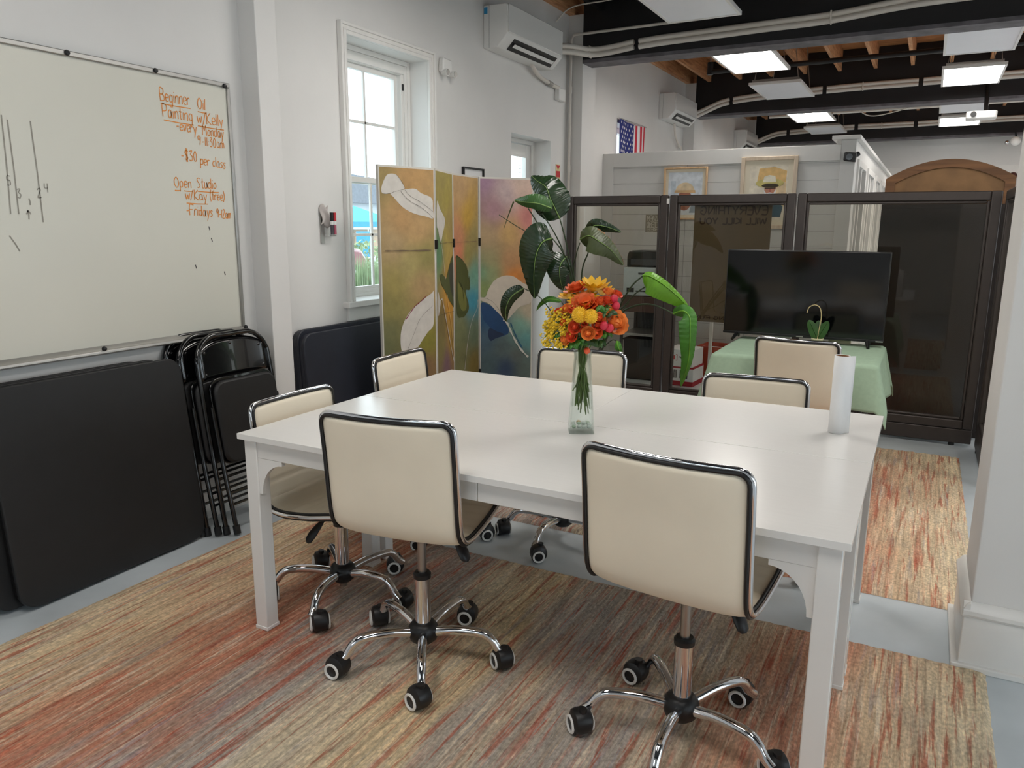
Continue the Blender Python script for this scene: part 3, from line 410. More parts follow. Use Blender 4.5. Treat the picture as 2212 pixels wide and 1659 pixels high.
# ------------------------------------------------------------------ rugs
def rugmat(name, seed):
    m, nt, b = newmat(name); b.inputs['Roughness'].default_value = .95; b.inputs['Specular IOR Level'].default_value = .1
    N = nt.nodes.new; Lk = nt.links.new
    tc = N('ShaderNodeTexCoord'); sx = N('ShaderNodeSeparateXYZ'); Lk(tc.outputs['Object'], sx.inputs[0])
    mp = N('ShaderNodeMapping'); mp.inputs['Scale'].default_value = (9, .55, 1); mp.inputs['Location'].default_value = (seed * 7.3, seed * 3.1, 0); Lk(tc.outputs['Object'], mp.inputs[0])
    n1 = N('ShaderNodeTexNoise'); n1.inputs['Scale'].default_value = 1; n1.inputs['Detail'].default_value = 3; Lk(mp.outputs[0], n1.inputs['Vector'])
    mp2 = N('ShaderNodeMapping'); mp2.inputs['Scale'].default_value = (1.1, .8, 1); mp2.inputs['Location'].default_value = (seed, 1.7 * seed, 0); Lk(tc.outputs['Object'], mp2.inputs[0])
    n2 = N('ShaderNodeTexNoise'); n2.inputs['Scale'].default_value = 1.3; n2.inputs['Detail'].default_value = 2; Lk(mp2.outputs[0], n2.inputs['Vector'])
    # lateral position, warped
    mr = N('ShaderNodeMapRange'); mr.inputs[1].default_value = -1.54; mr.inputs[2].default_value = 1.54; Lk(sx.outputs[0], mr.inputs[0])
    w1 = N('ShaderNodeMath'); w1.operation = 'MULTIPLY_ADD'; Lk(n1.outputs['Fac'], w1.inputs[0]); w1.inputs[1].default_value = .16; w1.inputs[2].default_value = -.08
    w2 = N('ShaderNodeMath'); w2.operation = 'MULTIPLY_ADD'; Lk(n2.outputs['Fac'], w2.inputs[0]); w2.inputs[1].default_value = .30; w2.inputs[2].default_value = -.15
    a1 = N('ShaderNodeMath'); Lk(mr.outputs[0], a1.inputs[0]); Lk(w1.outputs[0], a1.inputs[1]); a2 = N('ShaderNodeMath'); Lk(a1.outputs[0], a2.inputs[0]); Lk(w2.outputs[0], a2.inputs[1])
    rp = N('ShaderNodeValToRGB'); cr = rp.color_ramp
    stops = [(0, (218, 198, 166)), (.05, (214, 190, 154)), (.10, (208, 180, 146)), (.15, (204, 172, 140)), (.20, (196, 142, 114)), (.26, (190, 134, 110)), (.30, (172, 156, 146)), (.36, (176, 168, 160)), (.42, (216, 200, 172)), (.48, (224, 204, 168)), (.53, (216, 192, 152)), (.58, (186, 174, 158)), (.64, (174, 166, 158)), (.70, (202, 182, 156)), (.76, (206, 160, 132)), (.82, (204, 150, 124)), (.88, (212, 184, 152)), (1, (222, 204, 172))]
    cr.elements[0].position = 0; cr.elements[1].position = 1
    for p_, c in stops[1:-1]: cr.elements.new(p_)
    for e_, (p_, c) in zip(cr.elements, stops): e_.position = p_; e_.color = L3(c) + (1,)
    Lk(a2.outputs[0], rp.inputs[0])
    # thin yarn stripes along the length, broken up
    col = rp.outputs[0]
    for (sxx, syy, lo, hi, c, amt, off) in ((22, 1.2, .55, .66, (190, 112, 90), .7, 0), (34, 2.0, .56, .64, (232, 216, 192), .6, 5), (26, 1.6, .58, .68, (150, 146, 156), .5, 9), (46, 2.4, .54, .62, (178, 92, 70), .75, 21), (60, 1.6, .55, .64, (170, 142, 116), .6, 14), (80, 2.2, .56, .62, (228, 210, 182), .45, 31)):
        q = N('ShaderNodeMapping'); q.inputs['Scale'].default_value = (sxx, syy, 1); q.inputs['Location'].default_value = (off + seed, off * 2, 0); Lk(tc.outputs['Object'], q.inputs[0])
        nn = N('ShaderNodeTexNoise'); nn.inputs['Scale'].default_value = 1; nn.inputs['Detail'].default_value = 4; nn.inputs['Roughness'].default_value = .65; nn.inputs['Distortion'].default_value = .35; Lk(q.outputs[0], nn.inputs['Vector'])
        rr = N('ShaderNodeMapRange'); rr.inputs[1].default_value = lo; rr.inputs[2].default_value = hi; rr.inputs[4].default_value = amt; Lk(nn.outputs['Fac'], rr.inputs[0])
        mx = N('ShaderNodeMix'); mx.data_type = 'RGBA'; Lk(rr.outputs[0], mx.inputs[0]); Lk(col, mx.inputs[6]); mx.inputs[7].default_value = L3(c) + (1,); col = mx.outputs[2]
    # long ridges of yarn, lighter and darker
    q = N('ShaderNodeMapping'); q.inputs['Scale'].default_value = (58, 2.6, 1); q.inputs['Location'].default_value = (seed * 3, 8, 0); Lk(tc.outputs['Object'], q.inputs[0])
    ny = N('ShaderNodeTexNoise'); ny.inputs['Scale'].default_value = 1; ny.inputs['Detail'].default_value = 5; ny.inputs['Roughness'].default_value = .7; ny.inputs['Distortion'].default_value = .5; Lk(q.outputs[0], ny.inputs['Vector'])
    rr = N('ShaderNodeMapRange'); rr.inputs[1].default_value = .32; rr.inputs[2].default_value = .68; rr.inputs[3].default_value = .70; rr.inputs[4].default_value = 1.22; Lk(ny.outputs['Fac'], rr.inputs[0])
    mx = N('ShaderNodeMix'); mx.data_type = 'RGBA'; mx.blend_type = 'MULTIPLY'; mx.inputs[0].default_value = 1; Lk(col, mx.inputs[6]); Lk(rr.outputs[0], mx.inputs[7]); col = mx.outputs[2]
    q = N('ShaderNodeMapping'); q.inputs['Scale'].default_value = (7, 3.2, 1); q.inputs['Location'].default_value = (seed * 5, 2, 0); Lk(tc.outputs['Object'], q.inputs[0])
    nz = N('ShaderNodeTexNoise'); nz.inputs['Scale'].default_value = 1; nz.inputs['Detail'].default_value = 6; nz.inputs['Roughness'].default_value = .7; Lk(q.outputs[0], nz.inputs['Vector'])
    rr = N('ShaderNodeMapRange'); rr.inputs[1].default_value = .52; rr.inputs[2].default_value = .66; rr.inputs[4].default_value = .36; Lk(nz.outputs['Fac'], rr.inputs[0])
    mx = N('ShaderNodeMix'); mx.data_type = 'RGBA'; Lk(rr.outputs[0], mx.inputs[0]); Lk(col, mx.inputs[6]); mx.inputs[7].default_value = L3((152, 140, 128)) + (1,); col = mx.outputs[2]
    # pile speckle
    q = N('ShaderNodeMapping'); q.inputs['Scale'].default_value = (110, 60, 60); Lk(tc.outputs['Object'], q.inputs[0])
    nn = N('ShaderNodeTexNoise'); nn.inputs['Scale'].default_value = 1; nn.inputs['Detail'].default_value = 5; Lk(q.outputs[0], nn.inputs['Vector'])
    rr = N('ShaderNodeMapRange'); rr.inputs[1].default_value = .3; rr.inputs[2].default_value = .7; rr.inputs[3].default_value = .76; rr.inputs[4].default_value = 1.30; Lk(nn.outputs['Fac'], rr.inputs[0])
    mx = N('ShaderNodeMix'); mx.data_type = 'RGBA'; mx.blend_type = 'MULTIPLY'; mx.inputs[0].default_value = 1; Lk(col, mx.inputs[6]); Lk(rr.outputs[0], mx.inputs[7]); Lk(mx.outputs[2], b.inputs['Base Color'])
    bp = N('ShaderNodeBump'); bp.inputs['Strength'].default_value = .7; bp.inputs['Distance'].default_value = .01; Lk(nn.outputs['Fac'], bp.inputs['Height']); Lk(bp.outputs[0], b.inputs['Normal'])
    return m
def rug(label, y0, y1, seed, loc_x=-1.225):
    rnd = random.Random(seed); W = 3.07; H = y1 - y0; nx, ny = 150, 110; mb = MB()
    def f(u, v):
        x = (u - .5) * W; y = (v - .5) * H; e = min(u * W, (1 - u) * W, v * H, (1 - v) * H)
        h = .013 + .0022 * math.sin(x * 95 + 3 * math.sin(y * 4 + seed)) + rnd.uniform(-.0012, .0012)
        if e <= 1e-6: h = .001; x += rnd.uniform(-.002, .002); y += rnd.uniform(-.002, .002)
        elif e < .02: h = .009
        return (x, y, h)
    mb.grid(f, nx, ny); o = mb.build('area_rug', rugmat('rug_pile_%d' % seed, seed), fix=False); o.location = (loc_x, (y0 + y1) / 2, .0)
    return tag(o, label, 'rug', 'striped rugs')
rug('rust, tan and grey striped shag rug under the front white table', .38, 2.81, 1)
rug('rust and tan striped shag rug beyond the white tables, running to the glass partition', 3.245, 5.58, 2)
# ------------------------------------------------------------------ white conference tables
def table(label, y0, y1, split=True):
    x0, x1, T = -2.058, -.088, .755; xm = -1.1; ym = (y0 + y1) / 2
    t = thing('conference_table', label, 'table', ((x0 + x1) / 2, ym, 0), 0, 'white tables pushed together')
    a, b = x0 - (x0 + x1) / 2, x1 - (x0 + x1) / 2; c, d = y0 - ym, y1 - ym; m = xm - (x0 + x1) / 2
    if split:
        MB().box(a, m - .0005, c, d, T - .02, T).build('tabletop_leaf', 'table_white', t, bevel=.0008)
        MB().box(m + .0005, b, c, d, T - .02, T).build('tabletop_leaf', 'table_white', t, bevel=.0008)
    else: MB().box(a, b, c, d, T - .02, T).build('tabletop', 'table_white', t, bevel=.0008)
    z0, z1 = T - .085, T - .021; i_ = .022
    for (p, q, r, s) in ((a + .07, m - .001, c + i_, c + i_ + .018), (m + .001, b - .07, c + i_, c + i_ + .018), (a + .07, m - .001, d - i_ - .018, d - i_), (m + .001, b - .07, d - i_ - .018, d - i_), (a + i_, a + i_ + .018, c + .07, d - .07), (b - i_ - .018, b - i_, c + .07, d - .07)):
        MB().box(p, q, r, s, z0, z1).build('apron', 'table_white', t, bevel=.002)
    for sx in (a + .016, b - .016):
        for sy in (c + .016, d - .016):
            dx = .056 if sx < 0 else -.056; dy = .056 if sy < 0 else -.056
            X0, X1 = sorted((sx, sx + dx)); Y0, Y1 = sorted((sy, sy + dy))
            zf = .0135 if ym + sy < 2.8 else 0.0; lg = MB().box(X0, X1, Y0, Y1, zf + .004, T - .021).build('leg', 'table_white', t, bevel=.003)
            MB().box(X0 - .002, X1 + .002, Y0 - .002, Y1 + .002, zf, zf + .014).build('foot_cap', 'white_plastic', lg, bevel=.002)
            # arched corner bracket under the long apron
            ex = sx + dx; sg = 1 if dx > 0 else -1; arc = [(ex + sg * .11 * 1.0, z0), (ex, z0), (ex, z0 - .13)]
            arc += [(ex + sg * .013, z0 - .13)] + [(ex + sg * (.013 + .097 * (1 - math.cos(R(k_)))), z0 - .13 + .115 * math.sin(R(k_))) for k_ in range(10, 91, 10)]
            yy = (sy + dy * .12, sy + dy * .4); MB().prism(arc, min(yy), max(yy), 'y').build('bracket', 'table_white', t, smooth=False)
    return t
table('white rectangular table nearest the camera, bearing the flower vase', 1.826, 2.5235, False)
table('white rectangular table behind the first, bearing the paper roll', 2.5275, 3.212)
# ------------------------------------------------------------------ cream swivel chairs
SHW, SHR = .43, .03
PROF = [(-.218, .388), (-.213, .34), (-.202, .25), (-.193, .15), (-.186, .085), (-.174, .036), (-.142, .006), (-.09, -.003), (-.03, .0), (.05, .010), (.13, .026), (.19, .036), (.225, .036), (.246, .022)]
_pp = crom([(0, y, z) for y, z in PROF], 8)
_ss = [0.0]
for i in range(1, len(_pp)): _ss.append(_ss[-1] + (_pp[i] - _pp[i - 1]).length)
SLEN = _ss[-1]
def prof(s):
    s = min(max(s, 0), SLEN)
    for i in range(1, len(_ss)):
        if s <= _ss[i]:
            t = (s - _ss[i - 1]) / max(1e-9, _ss[i] - _ss[i - 1]); p = _pp[i - 1].lerp(_pp[i], t); d = (_pp[i] - _pp[i - 1]).normalized(); return p, d
def hw(s):
    e = min(s, SLEN - s); h = SHW / 2
    return h if e >= SHR else h - SHR + math.sqrt(max(0, SHR ** 2 - (SHR - e) ** 2))
def mid(s, u):  # u in -1..1 across; returns point, normal (towards the sitter)
    p, d = prof(s); n = Vector((0, -d.z, d.y)); n = n if n.y + n.z > 0 else -n
    x = u * hw(s); bow = (1 - (x / (SHW / 2)) ** 2); k = max(0, 1 - s / .36)
    return Vector((x, p.y, p.z)) - n * (.016 * bow * (.4 + k)), n
def make_chair():
    t = thing('swivel_chair', '', 'chair', (0, 0, 0), 0, 'cream swivel chairs')
    sv = [SLEN * i / 84 for i in range(85)]; us = [-1, -.985, -.95, -.88, -.7, -.45, -.2, 0, .2, .45, .7, .88, .95, .985, 1]
    def th(s, u): return .0155 * (max(0, 1 - abs(u) ** 7)) ** .5 * (min(1, (min(s, SLEN - s) + .002) / .012)) ** .5 + .0008
    gro = [.10, .165, .23, .295, .36, .43, .475, .52, .565, .61, .655, .70]
    def groove(s): return sum(.0045 * math.exp(-((s - g) / .0045) ** 2) for g in gro)
    vs = []; n = len(us)
    for s in sv:
        for u in us:
            p, nn = mid(s, u); vs.append(tuple(p + nn * (th(s, u) - groove(s) * min(1, (1 - abs(u)) * 12))))
        for u in reversed(us):
            p, nn = mid(s, u); vs.append(tuple(p - nn * th(s, u)))
    L = 2 * n; fs = [(j * L + i, j * L + (i + 1) % L, (j + 1) * L + (i + 1) % L, (j + 1) * L + i) for j in range(len(sv) - 1) for i in range(L)]
    fs += [tuple(range(L)), tuple(range((len(sv)) * L - 1, (len(sv) - 1) * L - 1, -1))]
    sh = MB().add(vs, fs).build('upholstered_shell', 'leather', t, angle=60)
    bs = [0, .0015, .005, .012, .022, .035, .05] + [.05 + (SLEN - .1) * i / 40 for i in range(1, 40)] + [SLEN - q for q in (.05, .035, .022, .012, .005, .0015, 0)]
    top = [(0, u) for u in (-.8, -.4, 0, .4, .8)]; bot = [(SLEN, u) for u in (.8, .4, 0, -.4, -.8)]
    loop = top + [(s, 1) for s in bs] + bot + [(s, -1) for s in reversed(bs)]
    ct = []; pa = []; pb = []
    cen = lambda s: prof(s)[0]
    for (s, u) in loop:
        p, nn = mid(s, u); e = min(max(s, .05), SLEN - .05); ce = mid(e, 0)[0]; ce.x = max(-SHW / 2 + .05, min(SHW / 2 - .05, p.x)); o_ = p - ce; o_ -= nn * o_.dot(nn); o_ = o_.normalized() if o_.length > 1e-6 else Vector((0, 0, 0))
        ct.append(p + o_ * .007); pa.append(p + o_ * .001 + nn * .0105); pb.append(p + o_ * .001 - nn * .0105)
    MB().tube(ct, .0075, 10, closed=True).build('chrome_trim', 'chrome', t)
    MB().tube(pa, .0046, 8, closed=True).build('piping', 'black_piping', t); MB().tube(pb, .0052, 8, closed=True).build('piping', 'black_piping', t)
    MB().cbox((0, 0, -.026), (.13, .15, .014)).build('seat_plate', 'black_plastic', t, bevel=.008)
    MB().tube([(0, 0, -.36), (0, 0, -.02)], .0145, 16).build('piston', 'piston', t)
    lv = MB().tube([(.05, .02, -.03), (.09, .018, -.038), (.12, .012, -.052)], .0055, 8).build('height_lever', 'black_plastic', t)
    MB().tube([(.112, .012, -.048), (.13, .006, -.064), (.152, -.006, -.092), (.165, -.014, -.112), (.169, -.017, -.12)], [.010, .017, .022, .019, .008], 12, sq=.55).build('lever_grip', 'black_plastic', lv)
    base = t
    MB().lathe([(.0, .068), (.03, .066), (.046, .08), (.052, .1), (.05, .122), (.04, .136), (.03, .142), (.0, .142)], 24).build('hub', 'black_plastic', base)
    MB().lathe([(.0, .136), (.0265, .136), (.0265, .305), (.0, .305)], 24).build('gas_lift', 'chrome', base)
    MB().lathe([(.0, .30), (.029, .30), (.030, .315), (.024, .322), (.0, .322)], 24).build('collar', 'black_plastic', base)
    for k in range(5):
        a = 2 * math.pi * k / 5; c_, s_ = math.cos(a), math.sin(a)
        pth = crom([(.03 * c_, .03 * s_, .105), (.12 * c_, .12 * s_, .122), (.205 * c_, .205 * s_, .122), (.238 * c_, .238 * s_, .105), (.258 * c_, .258 * s_, .078), (.282 * c_, .282 * s_, .058)], 5)
        MB().tube(pth, [.0165 - .002 * i / (len(pth) - 1) for i in range(len(pth))], 12).build('base_leg', 'chrome', base)
    for k in range(5):
        a = 2 * math.pi * k / 5; x, y = .282 * math.cos(a), .282 * math.sin(a); mb = MB()
        for sx in (-1, 1):
            c_ = sx * .016; mb.lathe([(.002, c_ - .010), (.022, c_ - .010), (.0275, c_ - .006), (.0275, c_ + .006), (.022, c_ + .010), (.002, c_ + .010)], 22, (0, -.012, .0275), 'x')
        mb.lathe([(.002, -.027), (.020, -.0265), (.031, -.02), (.0335, -.008), (.0335, .008), (.031, .02), (.020, .0265), (.002, .027)], 22, (0, -.008, .036), 'x'); mb.tube([(0, 0, .04), (0, 0, .075)], .011, 10)
        # the hood is cut away below the axle by the wheels themselves
        cs = mb.build('caster', 'black_plastic', base); cs.scale = (1.14, 1.14, 1.14); cs.location = (x, y, 0); cs.rotation_euler.z = a + 1.2 * k
        for sx in (-1, 1):
            mr_ = MB(); q = [(sx * .0275, -.012 + .0205 * math.cos(2 * math.pi * i / 24), .0275 + .0205 * math.sin(2 * math.pi * i / 24)) for i in range(24)]
            mr_.tube(q, .0040, 8, closed=True).build('wheel_ring', 'white_plastic', cs)
    return t
chair = make_chair()
SHELL = ('upholstered_shell', 'chrome_trim', 'piping', 'seat_plate', 'piston', 'height_lever')
for i, (x, y, rz, zs, bz, rug_, lab) in enumerate((
    (-1.384, 1.965, .144, .523, R(-57) - .144, 1, 'cream swivel chair with its back to the camera, before the vase table\'s left half'),
    (-.497, 1.975, -.103, .527, R(199) + .103, 1, 'cream swivel chair with its back to the camera, before the vase table\'s right half'),
    (-1.925, 2.19, -1.583, .419, .3, 1, 'low cream swivel chair pushed under the table end beside the black folding chairs'),
    (-1.997, 3.0, -1.524, .457, .1, 0, 'cream swivel chair at the table end in front of the painted folding screen'),
    (-1.411, 3.168, 3.21, .484, .2, 0, 'cream swivel chair behind the tables, seen behind the flower vase'),
    (-.596, 3.191, 3.21, .426, .5, 0, 'cream swivel chair behind the tables, just left of the paper roll'),
    (-.559, 4.60, -.098, .471, .3, 1, 'cream swivel chair facing the television, tucked under the sage tablecloth'))):
    c = chair if i == 0 else copy_tree(chair)
    c.location = (x, y, .014 if rug_ else .0); c.rotation_euler = (0, 0, rz); c['label'] = lab
    if rug_ == 0: c.location.z = .0
    for ch in c.children:
        if ch.name.split('.')[0] in SHELL: ch.location.z = zs - (.014 if rug_ else 0)
        if ch.name.startswith('base_leg'): ch.rotation_euler.z = bz
    for k_, cs in enumerate([q for q in c.children if q.name.startswith('caster')]):
        cs.rotation_euler.z = R(-90) - rz + random.uniform(-.9, .9); v_ = cs.location; a_ = math.atan2(v_.y, v_.x) + bz; cs.location = (.282 * math.cos(a_), .282 * math.sin(a_), 0)
# ------------------------------------------------------------------ whiteboard and its writing
wb = thing('whiteboard', 'large wall-mounted whiteboard with orange class notes in one corner', 'whiteboard', (WX, 1.6, 1.53))
YA, YB, ZA, ZB = .35, 2.835, .935, 2.135
def wl(y, z): return (y - 1.6, z - 1.53)
MB().box(.004, .016, YA - 1.6, YB - 1.6, ZA - 1.53, ZB - 1.53).build('board_face', 'whiteboard', wb, smooth=False)
mb = MB(); y0, z0 = wl(YA, ZA); y1, z1 = wl(YB, ZB)
mb.box(.0, .026, y0, y1, z1 - .022, z1); mb.box(.0, .026, y1 - .018, y1, z0, z1 - .022); mb.box(.0, .026, y0, y0 + .018, z0, z1 - .022)
mb.build('rail', 'alu', wb, bevel=.004)
MB().prism([(0, z0 + .016), (.018, z0 + .018), (.03, z0 + .006), (.055, z0 + .002), (.058, z0 - .01), (.04, z0 - .018), (.0, z0 - .018)], y0, y1, 'y').build('marker_tray', 'alu', wb, bevel=.002)
for (y, z) in ((2.02, 2.125), (2.42, 2.125), (2.80, 2.118), (1.6, 2.125), (1.1, 2.125), (2.03, .945), (1.4, .945), (2.81, .95)):
    q = wl(y, z); MB().lathe([(.0, .0), (.010, .0), (.0115, .004), (.008, .012), (.0, .014)], 14, (.024 if z > 1 else .05, q[0], q[1]), 'x').build('mounting_knob', 'black_plastic', wb)
GL = {  # single-stroke letters, 0..1 high (descenders negative), second item: advance
 'B': ([[(0, 0), (0, 1), (.35, .98), (.42, .78), (.3, .55), (0, .52)], [(.3, .55), (.5, .35), (.42, .06), (0, 0)]], .62), 'O': ([[(.25, 1), (.05, .7), (.05, .3), (.25, 0), (.48, .2), (.5, .7), (.25, 1)]], .66),
 'P': ([[(0, 0), (0, 1), (.4, .95), (.45, .65), (.3, .5), (0, .48)]], .58), 'K': ([[(0, 0), (0, 1)], [(.45, 1), (.04, .45), (.5, 0)]], .6), 'M': ([[(0, 0), (.05, 1), (.3, .4), (.55, 1), (.62, 0)]], .78), 'F': ([[(0, 0), (0, 1), (.5, 1)], [(0, .55), (.38, .55)]], .6),
 'S': ([[(.42, .92), (.2, 1), (.04, .8), (.2, .55), (.42, .3), (.25, 0), (0, .1)]], .58), 'a': ([[(.38, .55), (.15, .6), (.02, .3), (.15, 0), (.36, .15), (.38, .55), (.4, .05), (.48, 0)]], .56), 'd': ([[(.38, .5), (.15, .58), (.02, .28), (.15, 0), (.38, .15)], [(.4, 1), (.4, 0)]], .56),
 'e': ([[(.03, .3), (.38, .36), (.3, .6), (.1, .58), (.02, .28), (.15, 0), (.4, .1)]], .5), 'f': ([[(.4, .95), (.25, 1), (.18, .8), (.18, 0)], [(.02, .55), (.36, .55)]], .44), 'g': ([[(.36, .5), (.15, .6), (.02, .3), (.15, .02), (.36, .15)], [(.38, .58), (.38, -.25), (.2, -.38), (.04, -.28)]], .54),
 'i': ([[(.05, .58), (.05, 0)], [(.05, .8), (.06, .84)]], .2), 'l': ([[(.05, 1), (.05, 0)]], .2), 'n': ([[(.02, .58), (.02, 0)], [(.02, .4), (.2, .6), (.34, .5), (.36, 0)]], .5), 'm': ([[(.02, .58), (.02, 0)], [(.02, .45), (.16, .6), (.26, .45), (.27, 0)], [(.27, .45), (.42, .6), (.52, .45), (.53, 0)]], .66),
 'o': ([[(.2, .6), (.02, .35), (.15, 0), (.36, .15), (.36, .45), (.2, .6)]], .5), 'p': ([[(.02, .58), (.02, -.38)], [(.02, .45), (.22, .6), (.38, .4), (.3, .05), (.02, .05)]], .52), 'r': ([[(.02, .58), (.02, 0)], [(.02, .38), (.18, .6), (.32, .52)]], .42), 's': ([[(.32, .52), (.16, .6), (.04, .45), (.3, .2), (.18, 0), (0, .08)]], .44),
 't': ([[(.16, .95), (.16, .1), (.3, 0)], [(0, .62), (.34, .62)]], .42), 'u': ([[(.02, .58), (.05, .1), (.2, 0), (.34, .15), (.36, .58), (.38, 0)]], .5), 'v': ([[(0, .58), (.18, 0), (.36, .6)]], .46), 'w': ([[(0, .58), (.12, 0), (.26, .5), (.4, 0), (.52, .6)]], .62), 'y': ([[(.02, .58), (.2, .08)], [(.4, .6), (.1, -.4)]], .5), 'c': ([[(.36, .5), (.2, .6), (.03, .35), (.14, .02), (.38, .1)]], .48),
 'h': ([[(.02, 1), (.02, 0)], [(.02, .4), (.2, .6), (.34, .5), (.36, 0)]], .5), '/': ([[(.34, 1.0), (0, -.1)]], .46), '-': ([[(0, .38), (.3, .4)]], .44), '9': ([[(.36, .78), (.28, .98), (.1, .95), (.04, .68), (.2, .52), (.36, .75)], [(.37, .9), (.35, .45), (.3, 0)]], .56), '1': ([[(.06, .95), (.06, 0)]], .24), '2': ([[(.03, .8), (.2, 1), (.38, .8), (.02, 0), (.42, .02)]], .54),
 '3': ([[(.03, .92), (.35, .98), (.16, .6), (.38, .4), (.26, .02), (0, .08)]], .52), '0': ([[(.2, 1), (.03, .6), (.1, .05), (.3, .05), (.38, .6), (.2, 1)]], .52), '4': ([[(.04, 1), (.04, .5), (.4, .5)], [(.36, 1), (.34, 0)]], .54), '5': ([[(.4, 1), (.08, 1), (.06, .6), (.34, .55), (.36, .1), (.04, .04)]], .52), '$': ([[(.4, .85), (.2, .95), (.05, .72), (.38, .3), (.2, .05), (.02, .15)], [(.18, 1.15), (.18, -.15)], [(.28, 1.15), (.28, -.15)]], .56),
 ':': ([[(.05, .55), (.05, .5)], [(.05, .15), (.05, .1)]], .2), '(': ([[(.2, 1.1), (.04, .5), (.2, -.15)]], .32), ')': ([[(.02, 1.1), (.18, .5), (.02, -.15)]], .3), ' ': ([], .36), 'G': ([[(.46, .85), (.25, 1), (.03, .6), (.2, 0), (.48, .15), (.48, .45), (.3, .45)]], .64), 'I': ([[(.05, 1), (.05, 0)]], .22), 'N': ([[(0, 0), (0, 1), (.45, 0), (.45, 1)]], .62), 'H': ([[(0, 0), (0, 1)], [(.45, 0), (.45, 1)], [(0, .5), (.45, .5)]], .62), 'T': ([[(0, 1), (.5, 1)], [(.25, 1), (.25, 0)]], .58), 'Y': ([[(0, 1), (.24, .5), (.48, 1)], [(.24, .5), (.24, 0)]], .56), 'R': ([[(0, 0), (0, 1), (.4, .95), (.42, .6), (0, .5)], [(.2, .5), (.46, 0)]], .6), 'V': ([[(0, 1), (.25, 0), (.5, 1)]], .6), 'E': ([[(.42, 1), (0, 1), (0, 0), (.42, 0)], [(0, .52), (.35, .52)]], .54),
 'A': ([[(0, 0), (.24, 1), (.48, 0)], [(.1, .38), (.38, .38)]], .58), 'D': ([[(0, 0), (0, 1), (.3, .9), (.42, .5), (.3, .1), (0, 0)]], .56),
 'W': ([[(0, 1), (.15, 0), (.32, .8), (.5, 0), (.64, 1)]], .74), 'L': ([[(0, 1), (0, 0), (.4, 0)]], .5), 'U': ([[(0, 1), (.03, .15), (.22, 0), (.42, .15), (.45, 1)]], .6), 'C': ([[(.45, .85), (.25, 1), (.03, .6), (.2, 0), (.45, .15)]], .58), 'X': ([[(0, 1), (.45, 0)], [(.45, 1), (0, 0)]], .6)}
def textwidth(s): return sum(GL[c][1] for c in s)
def strokes(mb, s, P, size, wid, w, nrm, mi=0, jit=.0, seed=1):
    # P(a, b) maps text coordinates in metres to 3-D
    rnd = random.Random(seed); k = wid / max(1e-6, textwidth(s) * size) if wid else 1; x = 0
    for c in s:
        for st in GL[c][0]:
            pts = [Vector((p[0] + rnd.uniform(-jit, jit), p[1] + rnd.uniform(-jit, jit), 0)) for p in st]
            if len(pts) > 2: pts = crom(pts, 3)
            ribbon(mb, [P((x + p.x) * size * k, p.y * size) for p in pts], w, nrm, mi)
        x += GL[c][1]
for i, (s, ya, za, yb, zb, h) in enumerate((('Beginner', 2.44, 2.003, 2.602, 2.003, .055), ('Oil', 2.64, 1.995, 2.69, 1.993, .050), ('Painting', 2.447, 1.936, 2.612, 1.934, .054), ('w/Kelly', 2.634, 1.932, 2.788, 1.930, .052), ('-every', 2.515, 1.886, 2.628, 1.882, .048), ('Monday', 2.658, 1.878, 2.788, 1.876, .047), ('9-11:30am', 2.628, 1.831, 2.787, 1.828, .042), ('-$30', 2.528, 1.757, 2.62, 1.755, .046), ('per class', 2.634, 1.742, 2.785, 1.732, .046), ('Open', 2.478, 1.632, 2.577, 1.632, .046), ('Studio', 2.604, 1.634, 2.722, 1.634, .046), ('w/Kay', 2.534, 1.578, 2.66, 1.577, .046), ('(free)', 2.674, 1.58, 2.767, 1.578, .044), ('-Fridays', 2.533, 1.508, 2.687, 1.50, .048), ('9-12am', 2.707, 1.497, 2.797, 1.494, .042))):
    mb = MB(); dy, dz = yb - ya, zb - za; ln = math.hypot(dy, dz)
    def P(a, b, ya=ya, za=za, dy=dy, dz=dz, ln=ln): return (.0175, ya - 1.6 + a * dy / ln - b * dz / ln, za - 1.53 + b + a * dz / ln)
    strokes(mb, s, P, h, ln, .0040, (1, 0, 0), 0, .025, i)
    mb.build('handwriting', 'orange_ink', wb, smooth=False, fix=False)
mb = MB()
for (a, b, c, d) in ((2.44, 1.992, 2.60, 1.990), (2.64, 1.982, 2.69, 1.98), (2.45, 1.923, 2.612, 1.918), (2.635, 1.918, 2.788, 1.914), (2.478, 1.618, 2.51, 1.618), (2.528, 1.617, 2.577, 1.617), (2.604, 1.618, 2.73, 1.617), (2.537, 1.562, 2.66, 1.56)):
    ribbon(mb, [(.0175, a - 1.6, b - 1.53), (.0175, (a + c) / 2 - 1.6, (b + d) / 2 - 1.5315), (.0175, c - 1.6, d - 1.53)], .0042, (1, 0, 0))
mb.build('underlines', 'orange_ink', wb, smooth=False, fix=False)
for (a, b, c, d) in ((1.745, 1.86, 1.735, 1.50), (1.765, 1.845, 1.765, 1.50), (1.85, 1.85, 1.855, 1.47), (1.72, 1.42, 1.752, 1.36), (1.80, 1.515, 1.801, 1.48), (1.793, 1.50, 1.80, 1.515), (1.81, 1.50, 1.80, 1.515), (1.81, 1.56, 1.812, 1.535)):
    mb = MB(); ribbon(mb, [(.0172, a - 1.6, b - 1.53), (.0172, (a + c) / 2 - 1.598, (b + d) / 2 - 1.53), (.0172, c - 1.6, d - 1.53)], .005, (1, 0, 0)); mb.build('pencil_stroke', 'grey_ink', wb, smooth=False, fix=False)
